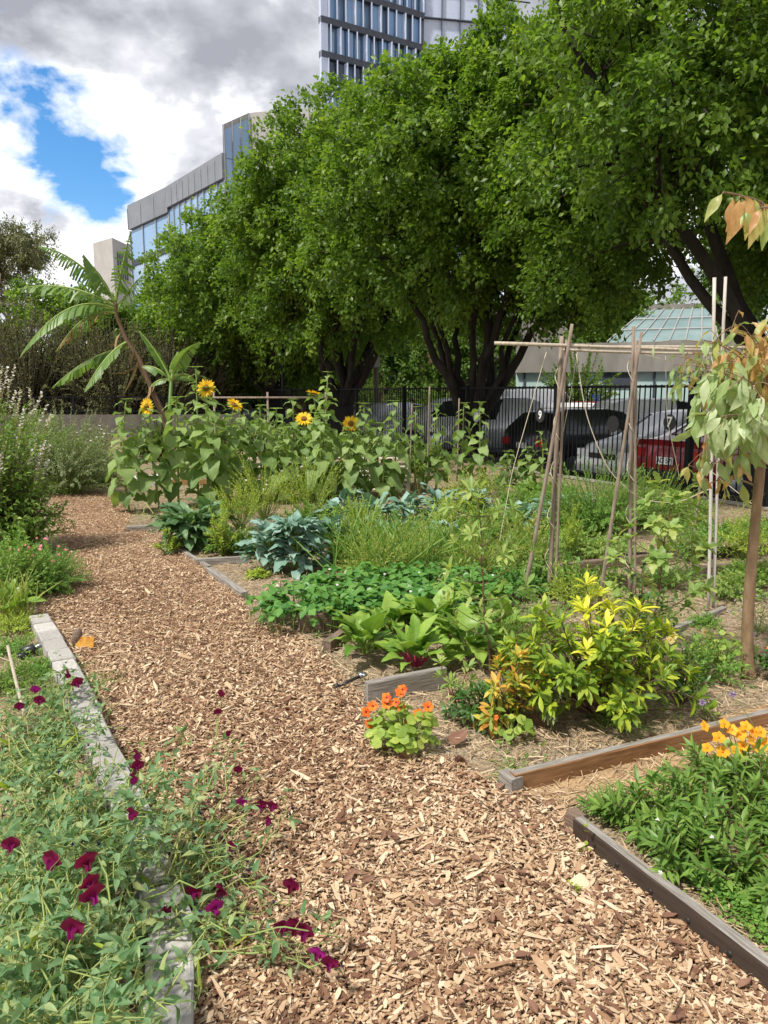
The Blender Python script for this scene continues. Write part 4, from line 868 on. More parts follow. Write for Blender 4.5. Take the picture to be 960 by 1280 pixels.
def tb(label, p, q, h, th, mat, **k): return plank('garden_timber', label, gp(*p), gp(*q), h, th, M[mat], **k)
tb('grey weathered board edging the bed with orange nasturtiums in front', (458, 878), (556, 858), .115, .045, 'timber_grey')
tb('long brown board edging the mulch bed between the yellow shrub and the sandy bed', (640, 990), (1010, 893), .08, .04, 'timber_brown', topmat=M['timber_grey'])
tb('dark painted board with black-disc boltholes and splintered pale top edging the lance leaved bed', (722, 1048), (1010, 1278), .088, .045, 'timber_dark', topmat=M['timber_grey'], bolts=6)
tb('short dark corner block where the dark painted board begins', (712, 1036), (727, 1046), .085, .05, 'timber_old')
tb('short grey corner block at the end of the long brown board', (630, 982), (646, 994), .075, .06, 'timber_grey')
tb('rotten cracked old timber in front of the strawberry leaves', (374, 790), (428, 784), .12, .07, 'timber_old')
tb('dark half buried timber under the big chard leaves', (408, 815), (440, 790), .07, .06, 'timber_old')
tb('grey board edge beside the bare soil above the strawberries', (262, 716), (306, 748), .05, .06, 'timber_grey')
tb('grey board in front of the blue green broccoli', (246, 706), (312, 703), .06, .05, 'timber_grey')
tb('thin grey stick timber between the collard and the path', (226, 690), (262, 712), .04, .04, 'timber_grey')
tb('short grey board end beside the single sunflower stalk', (158, 664), (200, 662), .06, .05, 'timber_grey')
tb('brown board across the far end of the chip path', (76, 606), (262, 606), .09, .05, 'timber_brown')
tb('weathered board behind the trellis poles, nearer of two', (640, 752), (962, 712), .1, .05, 'timber_old')
tb('weathered board behind the trellis poles, farther of two', (655, 722), (962, 688), .09, .05, 'timber_old')
tb('long grey board on the soil behind the feathery tomato bush', (610, 640), (835, 628), .07, .05, 'timber_grey')
tb('pale grey half round timber on the soil below the sapling trunk', (812, 803), (905, 765), .04, .04, 'timber_grey')
tb('dark grey board behind the low green ground cover at far right', (760, 706), (1010, 690), .1, .05, 'timber_dark')
tb('pale board lying behind the first sunflower stalk', (166, 606), (214, 604), .14, .5, 'white')
# concrete edging blocks
eb0, eb1 = gp(232, 1320, .085), gp(52, 764, .085); eb0, eb1 = eb0[:2], eb1[:2]
# edge follows a slight curve through surveyed points of its centre line
ec = [gp(x, y, .085)[:2] for x, y in [(185, 1420), (209, 1260), (213, 1150), (170, 1020), (124, 925), (101, 868), (69, 805), (48, 768)]]
ec = np.array(ec); sl_ = np.r_[0, np.cumsum(np.linalg.norm(np.diff(ec, axis=0), axis=1))]
nb = int(sl_[-1]/.205); 
_tones = ['pale', 'sandy', 'light grey', 'speckled', 'plain', 'rough']
_tn = [M['concrete']]+[noise_mat('concrete_tone', [(.25, tuple(np.array((.3, .29, .27))*g)), (.5, tuple(np.array((.42, .4, .37))*g)), (.75, tuple(np.array((.52, .5, .46))*g))], 45, 10, .9, bump=.6, bdist=.004) for g in (.86, 1.14, .95)]
ords = ['first', 'second', 'third', 'fourth', 'fifth', 'sixth', 'seventh', 'eighth', 'ninth', 'tenth', 'eleventh', 'twelfth', 'thirteenth', 'fourteenth', 'fifteenth', 'sixteenth', 'seventeenth', 'eighteenth', 'nineteenth', 'twentieth', 'twenty first', 'twenty second', 'twenty third', 'twenty fourth', 'twenty fifth', 'twenty sixth']
for k in range(nb):
    s = (k+.5)*sl_[-1]/nb; c_ = np.array([np.interp(s, sl_, ec[:, 0]), np.interp(s, sl_, ec[:, 1])]); s2 = s+.05
    d = nrm(np.array([np.interp(s2, sl_, ec[:, 0]), np.interp(s2, sl_, ec[:, 1])])-c_)
    me = MB(); a, b, c2, bev = .0985, .062, .0, .007
    zt = .085+U(-.004, .004)
    rg = np.array([[-a, -b], [a, -b], [a, b], [-a, b]]); ri = rg-np.sign(rg)*bev
    V = np.concatenate([np.c_[rg, np.full(4, -.02)], np.c_[rg, np.full(4, zt-bev)], np.c_[ri, np.full(4, zt)]])
    f = [[i, (i+1) % 4, 4+(i+1) % 4, 4+i] for i in range(4)]+[[4+i, 4+(i+1) % 4, 8+(i+1) % 4, 8+i] for i in range(4)]+[[8, 9, 10, 11]]
    V = V+rng.normal(0, .0018, V.shape); me.add(V, {4: f}); nidx = nb-k
    o = me.build('edging_block', _tn[k % 4], smooth=False); o.location = (c_[0]+U(-.004, .004), c_[1], 0); o.rotation_euler = (U(-.015, .015), U(-.015, .015), math.atan2(d[1], d[0])+U(-.012, .012))
    tag(o, '%s concrete edging block, %s counting from the far end of the left row' % (_tones[k % 6], ords[nidx-1]), 'edging block', 'concrete edging blocks along the left bed')
# ================================================================= PROTOTYPE FLOWERS (axis +z is the facing)
def petals(mb, n, tmpl, L_, elev, tw=0., rnd=(0, 1), off=0., jit=.12, mi=0, z=0.):
    a = np.arange(n)*2*PI/n+tw+U(-jit, jit, n); e = elev+U(-jit, jit, n)
    f = np.stack([np.cos(a)*np.cos(e), np.sin(a)*np.cos(e), np.sin(e)], -1); T = np.stack([np.cos(a)*off, np.sin(a)*off, np.full(n, z)], -1)
    mb.inst(tmpl, frame(f, np.tile([0, 0, 1.], (n, 1))+rng.normal(0, .12, (n, 3))), T, L_*U(.88, 1.1, n), U(rnd[0], rnd[1], n), mi)
def sunhead():
    out = []
    for k in range(2):
        mb = MB(); petals(mb, 21, leaf_t('lance', .3, 4, .2, .1), .34, .12, 0, off=.14); petals(mb, 19, leaf_t('lance', .28, 4, .2, -.05), .3, .32, .1, off=.14)
        P = proto('petals', mb, M['pet_yellow'])
        d = MB(); rr = [0, .09, .15, .17, .16]; zz_ = [.05, .05, .035, .0, -.05]; a = np.arange(20)*2*PI/20
        V = np.concatenate([np.stack([np.cos(a)*r, np.sin(a)*r, np.full(20, z)], -1) for r, z in zip([.01]+rr[1:], zz_)])
        d.add(V, {4: [[i*20+j, i*20+(j+1) % 20, (i+1)*20+(j+1) % 20, (i+1)*20+j] for i in range(4) for j in range(20)], 20: [[80+j for j in range(20)]]}); D = proto('disk', d, M['disk'])
        s = MB(); petals(s, 14, leaf_t('lance', .5, 3, .2, .2), .3, -.1, 0, off=.1, z=-.05); Sx = proto('sepals', s, M['sunleaf'])
        out.append((P, D, Sx))
    return out
SUNH = sunhead()
def small_flower(name, mat, n=5, W=.75, elev=.5, centre=None, L_=.6):
    mb = MB(); petals(mb, n, leaf_t('obov', W, 3, .15, .3, wave=.2), L_, elev, 0)
    mats = [M[mat]]
    if centre:
        tube(mb, [(0, 0, -.25), (0, 0, .12)], (.05, .1), 6, mi=1); mats.append(M[centre])
    return proto(name, mb, mats)
FL_orange = [small_flower('flower', 'pet_orange', 5, .95, .45, 'pet_maroon') for _ in range(3)]
FL_amber = [small_flower('flower', 'pet_amber', 5, .95, .45, 'pet_orange') for _ in range(3)]
FL_pale = small_flower('flower', 'pet_pale', 5, .95, .4, 'pet_amber')
FL_pink = small_flower('flower', 'pet_pink', 5, .9, .35, 'pet_pale'); FL_white = small_flower('flower', 'pet_white', 5, .7, .2, 'pet_amber'); FL_lilac = small_flower('flower', 'pet_lilac', 9, .4, .4, 'pet_maroon')
def pea_flower(m1, m2, s):
    mb = MB()
    std = leaf_t('round', 1.15, 5, .22, -.3, cols=5, wave=.3, ruff=.06, seed=s)
    mb.inst(std, frame(np.array([[0, .55, .8]]), np.array([[0, -1., .4]])), np.array([[0, 0, 0.]]), np.array([1.]), [.3])
    w_ = leaf_t('round', .75, 4, .3, .35, cols=3, wave=.2)
    mb.inst(w_, frame(np.array([[.35, -.3, .75], [-.35, -.3, .75]]), np.array([[1, -.3, .2], [-1, -.3, .2]])), np.zeros((2, 3)), np.array([.72, .7]), [.7, .8], 1)
    mb.inst(T_ovate, frame(np.array([[0, -.1, 1.]]), np.array([[0, -1., 0]])), np.zeros((1, 3)), np.array([.5]), [.5], 1)
    tube(mb, [(0, 0, -.12), (0, 0, .12)], (.05, .1), 6, mi=2)
    return proto('flower', mb, [M[m1], M[m2], M['pea_stem']])
FL_pea = [pea_flower('pet_maroon', 'pet_magenta', 1), pea_flower('pet_maroon', 'pet_maroon', 2), pea_flower('pet_magenta', 'pet_magenta', 3), pea_flower('pet_maroon', 'pet_magenta', 4)]
mb = MB(); petals(mb, 4, leaf_t('ovate', .7, 3, .6, .6, ruff=.15), .7, 1.1, 0, jit=.4); FL_spent = proto('spent_flower', mb, M['pet_dark'])
pod_t = leaf_t('strap', .15, 8, .45, .12)
# ================================================================= SWEET PEAS, bottom left
T_pea = leaf_t('ovate', .42, 4, .4, .3, wave=.2)
def pea_vine(label, base, targets, z_t, nst, nlv, flowers, region=None, spent=6, pods=6, seed=0, L_=.039):
    """stems wander from a base to targets; targets are surveyed points of the place"""
    global rng
    keep = rng; rng = np.random.default_rng(seed)
    base = np.array([base[0], base[1], 0.]); root = thing('sweet_pea_vine', label, 'sweet pea', base, 0, 'sweet pea vines tangled over the left bed')
    S, Lf, Td = MB(), MB(), MB(); tips = []
    for k in range(int(nst*1.35)):
        t = targets[k % len(targets)]-base; t = t+rng.normal(0, .07, 3)*[1, 1, .5]; t[2] = max(t[2], .03)
        b0 = np.array([rng.normal(0, .1), rng.normal(0, .1), 0]); hl = np.linalg.norm(t)
        p = bez(b0, t, UP*U(.0, .3)*hl+rng.normal(0, .12, 3)*[1, 1, .3], 14, U(.3, .6)); p[2:-1] += rng.normal(0, .012, (11, 3)); p[:, 2] = np.maximum(p[:, 2], .01)
        tube(S, p, (.0042, .002), 4, U(.3, 1), cap=False)
        n = int(nlv*1.15*U(.7, 1.2)*max(.6, hl/.6))
        # compound leaves: petiole with a pair of leaflets and a tendril
        x = U(.12, 1, n)*13; i = np.minimum(x.astype(int), 12); pos = p[i]+(p[i+1]-p[i])*(x-i)[:, None]
        dr = nrm(rng.normal(0, 1, (n, 3))+np.array([0, -.1, .35])); pl = U(.015, .045, n); e = pos+dr*pl[:, None]; e[:, 2] = np.maximum(e[:, 2], .012)
        for q in range(n):
            tube(S, [pos[q], e[q]], (.0013, .001), 3, .7, cap=False)
            if q % 3 == 0:
                tt = e[q]+np.cumsum(np.concatenate([[np.zeros(3)], nrm(dr[q]+rng.normal(0, .55, (5, 3)))*.02]), 0); tube(S, tt, (.0009, .0005), 3, .8, cap=False)
        sd = nrm(np.cross(dr, UP+rng.normal(0, .3, (n, 3))))
        for sg in (-1, 1):
            f = nrm(dr*.8+sd*sg*.75+rng.normal(0, .12, (n, 3))); nn = UP*.9+rng.normal(0, .4, (n, 3))
            Lf.inst(T_pea, frame(f, nn), e, L_*U(.65, 1.25, n), np.clip(rng.random(n)*.95, 0, 1))
        tips.append(p)
    S.build('stem', M['pea_stem'], root); Lf.build('foliage', M['pea_leaf'], root)
    for j, (F, s) in enumerate(flowers):
        F = np.array(F)-base; ap = np.concatenate(tips); q = ap[np.argmin(((ap-F)**2).sum(1)+(ap[:, 2] > F[2])*.05)]
        m = MB(); pp = bez(q, F, UP*.03, 5); tube(m, pp, (.0018, .0012), 4, .6, cap=False); st = m.build('flower_stalk', M['pea_stem'], root)
        dirn = nrm(np.array([U(-.5, .5), -.45, .9])); put(FL_pea[rng.integers(4)], root, F, dirn, s*U(1.1, 1.5))
    for j in range(spent):
        p = tips[rng.integers(len(tips))]; q = p[rng.integers(5, 14)]+rng.normal(0, .025, 3)+[0, 0, .02]; put(FL_spent, root, q, nrm(rng.normal(0, 1, 3)), U(.012, .022))
    for j in range(pods*2):
        p = tips[rng.integers(len(tips))]; q = p[rng.integers(4, 13)]; m = MB(); f = nrm(rng.normal(0, .6, 3)+[0, 0, -.1])[None]
        m.inst(pod_t, frame(f, rng.normal(0, 1, (1, 3))), q[None], np.array([U(.06, .1)]), [U(.3, .9)]); m.build('pod', M['yelgreen'], root)
    rng = keep
    return root
def fl(lst, z, s=.034): return [(gp(x, y, z), s) for x, y in lst]
def tg(lst, z): return [gp(x, y, z) for x, y in lst]
pea_vine('dense sweet pea tangle at the bottom left corner with maroon flowers', gp(60, 1330), tg([(0, 1120), (60, 1080), (130, 1120), (20, 1200), (110, 1230), (0, 1270), (160, 1180), (60, 1010), (120, 1040), (70, 1170), (150, 1270), (30, 1060)], .36), .3, 44, 20,
         fl([(68, 1083), (105, 1085), (110, 1110), (113, 1125), (93, 1168), (15, 1062)], .44, .036), spent=16, pods=12, seed=1)
pea_vine('sweet pea tangle in the middle of the left bed with one tall magenta spray', gp(60, 1130), tg([(10, 960), (70, 940), (130, 960), (180, 1010), (40, 1010), (110, 1000), (160, 1040), (30, 920), (90, 990), (200, 1060), (150, 940)], .28), .3, 46, 20,
         fl([(175, 948), (172, 962), (171, 978), (168, 1022)], .36, .034), spent=14, pods=9, seed=2)
pea_vine('sweet pea with purple magenta flowers beside the bamboo stake', gp(30, 970), tg([(20, 880), (60, 860), (95, 850), (110, 900), (60, 920), (10, 920), (130, 930), (90, 890)], .12), .2, 26, 15,
         fl([(25, 887), (45, 866), (50, 880), (88, 846), (96, 858)], .2, .036), spent=5, pods=3, seed=3)
pea_vine('sweet pea sprays reaching over the concrete edging onto the chips', gp(190, 1150), tg([(245, 930), (280, 960), (300, 1010), (335, 1020), (270, 1060), (230, 1010), (215, 960), (255, 1090), (290, 1085)], .14), .2, 20, 11,
         fl([(278, 870), (272, 893), (283, 922), (298, 966), (302, 1006), (326, 1012), (342, 1012), (338, 1030), (293, 1062)], .16, .028), spent=16, pods=4, seed=4)
pea_vine('long sweet pea runner trailing lowest across the wood chips', gp(170, 1190), tg([(270, 1130), (330, 1150), (385, 1180), (410, 1200), (300, 1190), (350, 1120), (240, 1140), (425, 1165), (210, 1230), (300, 1130)], .07), .12, 16, 11,
         fl([(205, 1145), (243, 1122), (267, 1140), (280, 1118), (365, 1113), (372, 1165), (383, 1172), (398, 1197), (413, 1210), (354, 1166)], .12, .034), spent=9, pods=5, seed=5)
bush('weedy_undergrowth', 'low green weeds below the sweet peas in the left bed', 'weeds', gp(70, 1080), .42, .13, 130, 12, T_ovate, .028, M['herb'], M['stem_green'], stem_r=.0015, ry=.9)
bush('weedy_undergrowth', 'feathery weeds behind the bamboo stake beside the edging', 'weeds', gp(60, 870), .4, .1, 120, 12, T_lance, .022, M['herb'], M['stem_green'], stem_r=.0013, ry=.5)
# small things at the left edge
def stick(name, label, A, B, r0, r1, mat, cat, parts='shaft', jit=.08, sides=8):
    A, B = np.array(A), np.array(B); root = thing(name, label, cat, A); mb = MB(); p = bez((0, 0, 0), B-A, rng.normal(0, .01, 3), 9); tube(mb, p, np.linspace(r0, r1, 9)*(1+U(-.05, .05, 9)), sides, jit=jit)
    mb.build(parts, M[mat], root); return root
stick('bamboo_stake', 'short bamboo stake leaning in the left sweet pea bed', gp(36, 912), gp(8, 880, .0)+[-.02, .1, .28], .009, .008, 'cane', 'stake')
p = gp(96, 810); root = thing('wooden_peg', 'stubby wooden peg with a fallen rusty yellow tag at the path edge', 'peg', p)
q = MB(); tube(q, [(0, 0, -.02), (.004, 0, .06), (.012, 0, .115)], (.026, .028), 9, jit=.08); q.build('peg', M['timber_old'], root)
q = MB(); box(q, (.06, -.03, .035), (.11, .006, .07), .1); o = q.build('tag_plate', M['rust'], root, smooth=False); o.rotation_euler = (-.35, .0, 0)
p = gp(44, 818); root = thing('garden_light', 'fallen solar garden light with grey stem and black head', 'garden light', p, .5)
q = MB(); tube(q, [(-.07, -.02, .03), (-.02, 0, .035), (.0, .0, .04)], (.03, .032), 10); q.build('lamp_head', M['blackplastic'], root)
q = MB(); tube(q, [(0, 0, .04), (.05, .03, .05), (.1, .05, .055)], (.014, .011), 8); tube(q, [(.1, .05, .055), (.112, .056, .055)], (.022, .022), 10); q.build('stem', M['greymetal'], root)
q = MB(); tube(q, [(-.1, -.06, .02), (-.05, -.05, .02)], (.018, .02), 8); q.build('spike', M['blackplastic'], root)
p = gp(438, 858); root = thing('drip_spike', 'black plastic drip spike lying on the chips by the grey board', 'garden stake', p, .62)
q = MB(); tube(q, [(-.085, 0, .02), (.07, 0, .045)], (.0085, .0085), 6); q.build('shaft', M['blackplastic'], root)
q = MB(); tube(q, [(-.1, 0, .02), (-.08, 0, .022)], (.02, .018), 8); q.build('cap', M['blackplastic'], root); q = MB(); tube(q, [(.06, 0, .045), (.1, 0, .05)], (.018, .011), 6); box(q, (.085, 0, .05), (.02, .045, .012)); q.build('head', M['greymetal'], root)
# litter: curled leaf, clay piece, cone, chips
def litter(label, px, py, L_, mat='deadleaf', rz=0.):
    mb = MB(); t = leaf_t('ovate', .6, 7, .5, -.25, cols=5, ruff=.05, seed=int(px)); mb.inst(t, frame(np.array([[math.cos(rz), math.sin(rz), .12]]), np.array([[0, -.25, 1.]])), np.array([[0, 0, .012]]), np.array([L_]), [.5])
    tag(mb.build('dry_leaf', M[mat], loc=[float(v) for v in gp(px, py)]), label, 'dry leaf')
litter('large curled brown dry leaf right of the orange nasturtiums', 562, 934, .12, rz=.7)
litter('curled tan dry leaf beside the dark board corner', 702, 1048, .05, rz=.1); litter('flat tan dry leaf at the lower middle of the chip path', 530, 1140, .06, rz=.3); litter('brown dry leaves under the yellow shrub', 680, 912, .1, rz=2.2)
p = gp(508, 948); mb = MB(); a = np.arange(12)*2*PI/12
mb.add(np.concatenate([np.stack([np.cos(a)*r, np.sin(a)*r, np.full(12, z)], -1) for r, z in ((.026, 0), (.034, .05), (.037, .05), (.037, .065), (.03, .065), (.027, .045))]), {4: [[i*12+j, i*12+(j+1) % 12, (i+1)*12+(j+1) % 12, (i+1)*12+j] for i in range(5) for j in range(12)], 12: [[60+j for j in range(12)]]})
tag(mb.build('clay_pot', M['clay'], loc=[float(v) for v in p]), 'small clay pot half hidden under the orange nasturtiums', 'pot')
p = gp(574, 958); mb = MB(); n = 40; u_ = np.arange(n)/n; a = np.arange(n)*2.4; f = np.stack([np.cos(a)*np.cos(u_*1.4), np.sin(a)*np.cos(u_*1.4), np.sin(u_*1.4)], -1)
mb.inst(leaf_t('round', .8, 3, .2, -.3), frame(f, np.tile(UP, (n, 1))), f*.008+[0, 0, .012], np.full(n, .028), U(0, 1, n)); tag(mb.build('pine_cone', M['deadleaf'], loc=[float(v) for v in p]), 'brown open pine cone near the long brown board', 'pine cone')
def flake(label, px, py, w_, l_, rz, mat='chip', r_=.9):
    mb = MB(); mb.inst(SL[3], frame(np.array([[math.cos(rz), math.sin(rz), .05]]), np.array([[.1, -.15, 1.]])), np.array([[0, 0, .026]]), np.array([[w_, l_, .05]]), [r_]); tag(mb.build('wood_slab', M[mat], loc=[float(v) for v in gp(px, py)], smooth=False), label, 'wood piece')
flake('broad pale slab of bark near the dark painted board', 725, 1112, .07, .09, .2); flake('long splinter of pale wood beside the broad slab', 735, 1138, .018, .13, 2.6); flake('pale forked splinter in the path below the grey board', 398, 855, .016, .1, 1.9)
# ================================================================= NASTURTIUMS
M['nastleaf'] = leaf_mat('nastleaf', [(.14, .26, .05), (.22, .36, .07), (.34, .46, .12)], .5, .35, rib=(.4, .48, .2), ribmix=.3)
def nast(label, base, R, Hh, n, flowers, zf, protos, fs, L_=.045):
    root = thing('nasturtium', label, 'nasturtium', base); S, Lf = MB(), MB()
    for k in range(n):
        a = U(0, 6.28); q = math.sqrt(U(0, 1)); e = np.array([R*q*math.cos(a), R*.8*q*math.sin(a), Hh*math.sqrt(1-q*q*.8)*U(.35, 1)+.02]); p = bez((0, 0, 0), e, UP*.3*Hh, 5); tube(S, p, (.0022, .0015), 4, .8, cap=False)
        nn = nrm(np.array([e[0]*1.5/R*.4, e[1]*1.5/R*.4-.25, .8])+rng.normal(0, .25, 3)); f = nrm(np.cross(nn, rng.normal(0, 1, 3)))
        Ls = L_*U(.7, 1.25); Lf.inst(T_round, frame(f[None], nn[None]), (e-f*Ls*.5)[None], np.array([Ls]), [U(0, 1)])
    S.build('stem', M['stem_green'], root); Lf.build('foliage', M['nastleaf'], root)
    for k, (x, y) in enumerate(flowers):
        F = gp(x, y, zf)-base if not isinstance(zf, tuple) else at(x, y, base[1]+zf[0])-base
        m = MB(); tube(m, bez((0, 0, .03), F, UP*.02, 5), (.002, .0015), 4, .5, cap=False); m.build('flower_stalk', M['stem_green'], root)
        put(protos[k % len(protos)], root, F, nrm(np.array([U(-.4, .4), -.75, .55])), fs*U(.85, 1.15))
nb_ = gp(502, 938); nast('round nasturtium clump with orange flowers spilling onto the path', nb_, .17, .2, 130, [(457, 890), (466, 883), (462, 905), (483, 872), (484, 880), (500, 866), (503, 862), (501, 884), (507, 910), (523, 893), (535, 884), (512, 905), (495, 878)], (0.02,), FL_orange, .042)
nb2 = gp(640, 925); nast('small trailing nasturtium with one orange bud under the croton', nb2, .1, .1, 28, [(620, 897)], (0.,), FL_orange, .025)
nb3 = gp(930, 985); nast('yellow orange nasturtium at the right edge behind the lance leaved bed', nb3, .18, .2, 60, [(880, 908), (898, 922), (915, 912), (925, 918), (932, 908), (938, 925), (945, 935), (905, 905), (950, 915), (955, 930), (884, 935), (920, 938), (940, 915), (903, 940), (928, 932)], (-.05,), FL_amber, .042)
nb4 = gp(898, 835); nast('loose nasturtium with pale yellow flowers left of the sapling trunk', nb4, .22, .24, 60, [(885, 800), (893, 808), (880, 790), (890, 822), (898, 818), (842, 795), (838, 800)], (0.,), [FL_pale], .05)
# ================================================================= LANCE LEAVED BED bottom right
for i, (px, py, R, h, n, lb) in enumerate([(800, 1035, .2, .2, 30, 'lance leaved plant at the left end of the dark board bed'), (880, 1040, .25, .3, 44, 'lance leaved plant behind the middle of the dark board'), (960, 1035, .25, .34, 44, 'lance leaved plant at the right picture edge below the yellow flowers'),
        (865, 1095, .18, .22, 26, 'lance leaved plant leaning towards the splintered board top'), (950, 1120, .24, .26, 40, 'lance leaved plant in the bottom right corner of the bed'), (1020, 1080, .25, .3, 36, 'lance leaved plant cut by the right picture edge'), (905, 990, .22, .26, 30, 'lance leaved plant just before the yellow flowers')]):
    bush('lance_leaf_plant', lb, 'leafy plant', gp(px, py), R*1.05, h*.85, int(n*.62), 18, T_lance, .07, M['lancebed'], M['stem_brown'], stem_r=.0028, t0=.15, ang=1.15, group='lance leaved plants in the dark board bed', shrink=.15, flat=.5, flower=FL_white, nflower=3 if i in (3, 4) else 0, fsize=.012, pair=True, hmin=.5)
bush('herb_clump', 'bright fine leaved green clump at the corner of the dark board bed', 'herb', gp(762, 1022), .12, .15, 90, 14, T_ovate, .014, M['herb'], M['stem_green'], stem_r=.0012)
for (a, b, lb) in [((800, 1060), (880, 1120), 'low clover strip behind the dark board'), ((880, 1125), (985, 1215), 'low clover strip at the near end of the dark board')]:
    A_, B_ = gp(*a)+[.05, .05, 0], gp(*b)+[.05, .05, 0]; mb = MB(); n = 1500; t = rng.random(n)[:, None]; P = A_+(B_-A_)*t+np.c_[rng.normal(0, .04, (n, 2)), U(.01, .05, n)]
    mb.inst(T_round, frame(rng.normal(0, 1, (n, 3))*[1, 1, .2], UP+rng.normal(0, .3, (n, 3))), P, U(.007, .015, n), rng.random(n)); tag(mb.build('clover', M['herb']), kind='stuff')
for (px, py, lb, h) in [(715, 1125, 'single clover sprig growing out of the chips beside the board', .07), (838, 1000, 'tiny seedling standing on the sandy soil', .05), (735, 1080, 'thin red stemmed seedling leaning against the dark board', .16)]:
    bush('seedling', lb, 'seedling', gp(px, py), .03, h, 3, 3, T_round, .02, M['yelgreen'], M['stem_red'], stem_r=.0012, t0=.7)
for x, y, lb in [(916, 868, 'nearer fading purple flower ball on a long stalk'), (878, 878, 'farther fading purple flower ball on a long stalk')]:
    b_ = gp(x+50, y+90); F = at(x, y, b_[1]+.05)-b_; root = thing('globe_flower', lb, 'flower', b_); m = MB(); tube(m, bez((0, 0, 0), F, UP*.05, 6), (.002, .0014), 4); m.build('stem', M['stem_green'], root)
    m = MB(); n = 60; d = nrm(rng.normal(size=(n, 3))); m.inst(T_ovate, frame(d, rng.normal(0, 1, (n, 3))), d*.002+F, np.full(n, .014), rng.random(n)); m.build('flower_head', M['pet_lilac'], root)
# ================================================================= YELLOW SHRUB AND NEIGHBOURS
def sapling(name, label, base, top, nbr, brl, tmpl, L_, mat, smat, whorl=6, t0=.3, r=.008):
    root = thing(name, label, 'sapling', base, 0); S, Lf = MB(), MB(); p = bez((0, 0, 0), top, rng.normal(0, .05, 3), 16); p[1:-1] += rng.normal(0, .006, (14, 3)); tube(S, p, (r, r*.3), 6, cap=False)
    leaves_on(Lf, p[-2:], whorl+2, tmpl, L_, .6, 1.1)
    for k in range(nbr):
        t = t0+(1-t0)*(k+U(0, .8))/nbr; i = min(int(t*15), 14); a = k*2.4+U(-.4, .4); l = brl*(1.15-.75*t)*U(.6, 1.15); e = p[i]+np.array([math.cos(a)*l, math.sin(a)*l*.8, l*U(.25, .8)])
        q = bez(p[i], e, -UP*l*.15, 7); tube(S, q, (r*.4, r*.15), 4, cap=False); leaves_on(Lf, q, 4, tmpl, L_*.85, .35, 1.2, flat=.3); leaves_on(Lf, q[-2:], whorl, tmpl, L_, .8, 1.3, flat=.4, shrink=.1)
    S.build('stem', M[smat], root); Lf.build('foliage', M[mat], root); return root
T_whorl = leaf_t('obov', .3, 4, .35, .18)
bush('yellow_shrub', 'bushy shrub with whorls of glossy green leaves and bright yellow tips', 'shrub', gp(752, 895), .5, .64, 120, 10, T_whorl, .085, M['choi_old'], M['stem_brown'], stem_r=.005, whorl=8, mat2=M['choi_new'], split=.74, ang=1.2, t0=.4, hmin=.4, ry=.32, rxo=-.08)
bush('croton_shrub', 'small shrub with yellow and orange leaves before the yellow tipped shrub', 'shrub', gp(640, 905), .2, .38, 26, 10, T_whorl, .075, M['croton'], M['stem_brown'], whorl=6, stem_r=.004, ang=1.2, hmin=.5)
bush('green_rosette_shrub', 'low dark green whorled shrub under the croton leaves', 'shrub', gp(598, 900), .16, .17, 26, 8, T_whorl, .06, M['darkgreen'], M['stem_brown'], whorl=7, stem_r=.003)
bush('sapling', 'thin young shrub with whorled leaf tufts above the chard root', 'sapling', gp(570, 880), .12, .3, 7, 5, T_whorl, .06, M['sapling'], M['stem_red'], whorl=9, stem_r=.003)
bush('pale_weed', 'pale green weed with long drooping leaves left of the yellow shrub base', 'weed', gp(690, 912), .1, .22, 10, 8, T_lance, .07, M['greygreen'], M['stem_green'], stem_r=.0025, droop=.2)
bush('glossy_dark_shrub', 'dark glossy round leaved branch behind the yellow tips', 'shrub', gp(800, 850), .22, .72, 20, 12, leaf_t('obov', .6, 4, .3, .35), .06, M['darkgreen'], M['stem_brown'], stem_r=.005, hmin=.6)
bush('glossy_dark_shrub', 'low dark shrub at the right foot of the yellow shrub', 'shrub', gp(850, 878), .16, .3, 22, 12, T_whorl, .065, M['darkgreen'], M['stem_brown'], stem_r=.004)
sapling('thin_sapling', 'thin sapling with pale oak like leaves on arching twigs, left of the white poles', gp(815, 830), (.06, .0, 1.02), 30, .42, leaf_t('lobed', .55, 9, .25, .3, wave=.3), .08, 'sapling', 'stem_brown', 6, .3)
sapling('tall_sapling', 'tall thin sapling with red stem rising from the chard bed', gp(618, 850), (-.1, .0, 1.1), 30, .38, T_whorl, .085, 'sapling', 'stem_brown', 8, .25)
bush('herb_clump', 'loose green herb with small leaflets right of the yellow shrub', 'herb', gp(880, 850), .26, .28, 60, 12, T_ovate, .03, M['herb'], M['stem_green'], stem_r=.002)
bush('herb_clump', 'fine feathery herb low between the yellow shrub stems', 'herb', gp(775, 905), .2, .08, 60, 12, T_lance, .016, M['herb'], M['stem_green'], stem_r=.001)
bush('grass_tuft', 'small green tuft on the mulch above the sapling foot', 'grass tuft', gp(882, 782), .14, .1, 70, 10, T_lance, .03, M['herb'], M['stem_green'], stem_r=.001)
bush('lavender', 'lilac flowered herb at the right edge behind the sapling trunk', 'lavender', gp(948, 790), .2, .3, 50, 12, T_lance, .03, M['greygreen'], M['stem_green'], stem_r=.0015, flower=FL_lilac, nflower=30, fsize=.016)
bush('dark_leaf_plant', 'dark leaved plant with one red flower at the right edge beside the sapling', 'leafy plant', gp(975, 850), .14, .28, 22, 9, T_ovate, .05, M['darkgreen'], M['stem_green'], flower=FL_orange[0], nflower=2, fsize=.025)
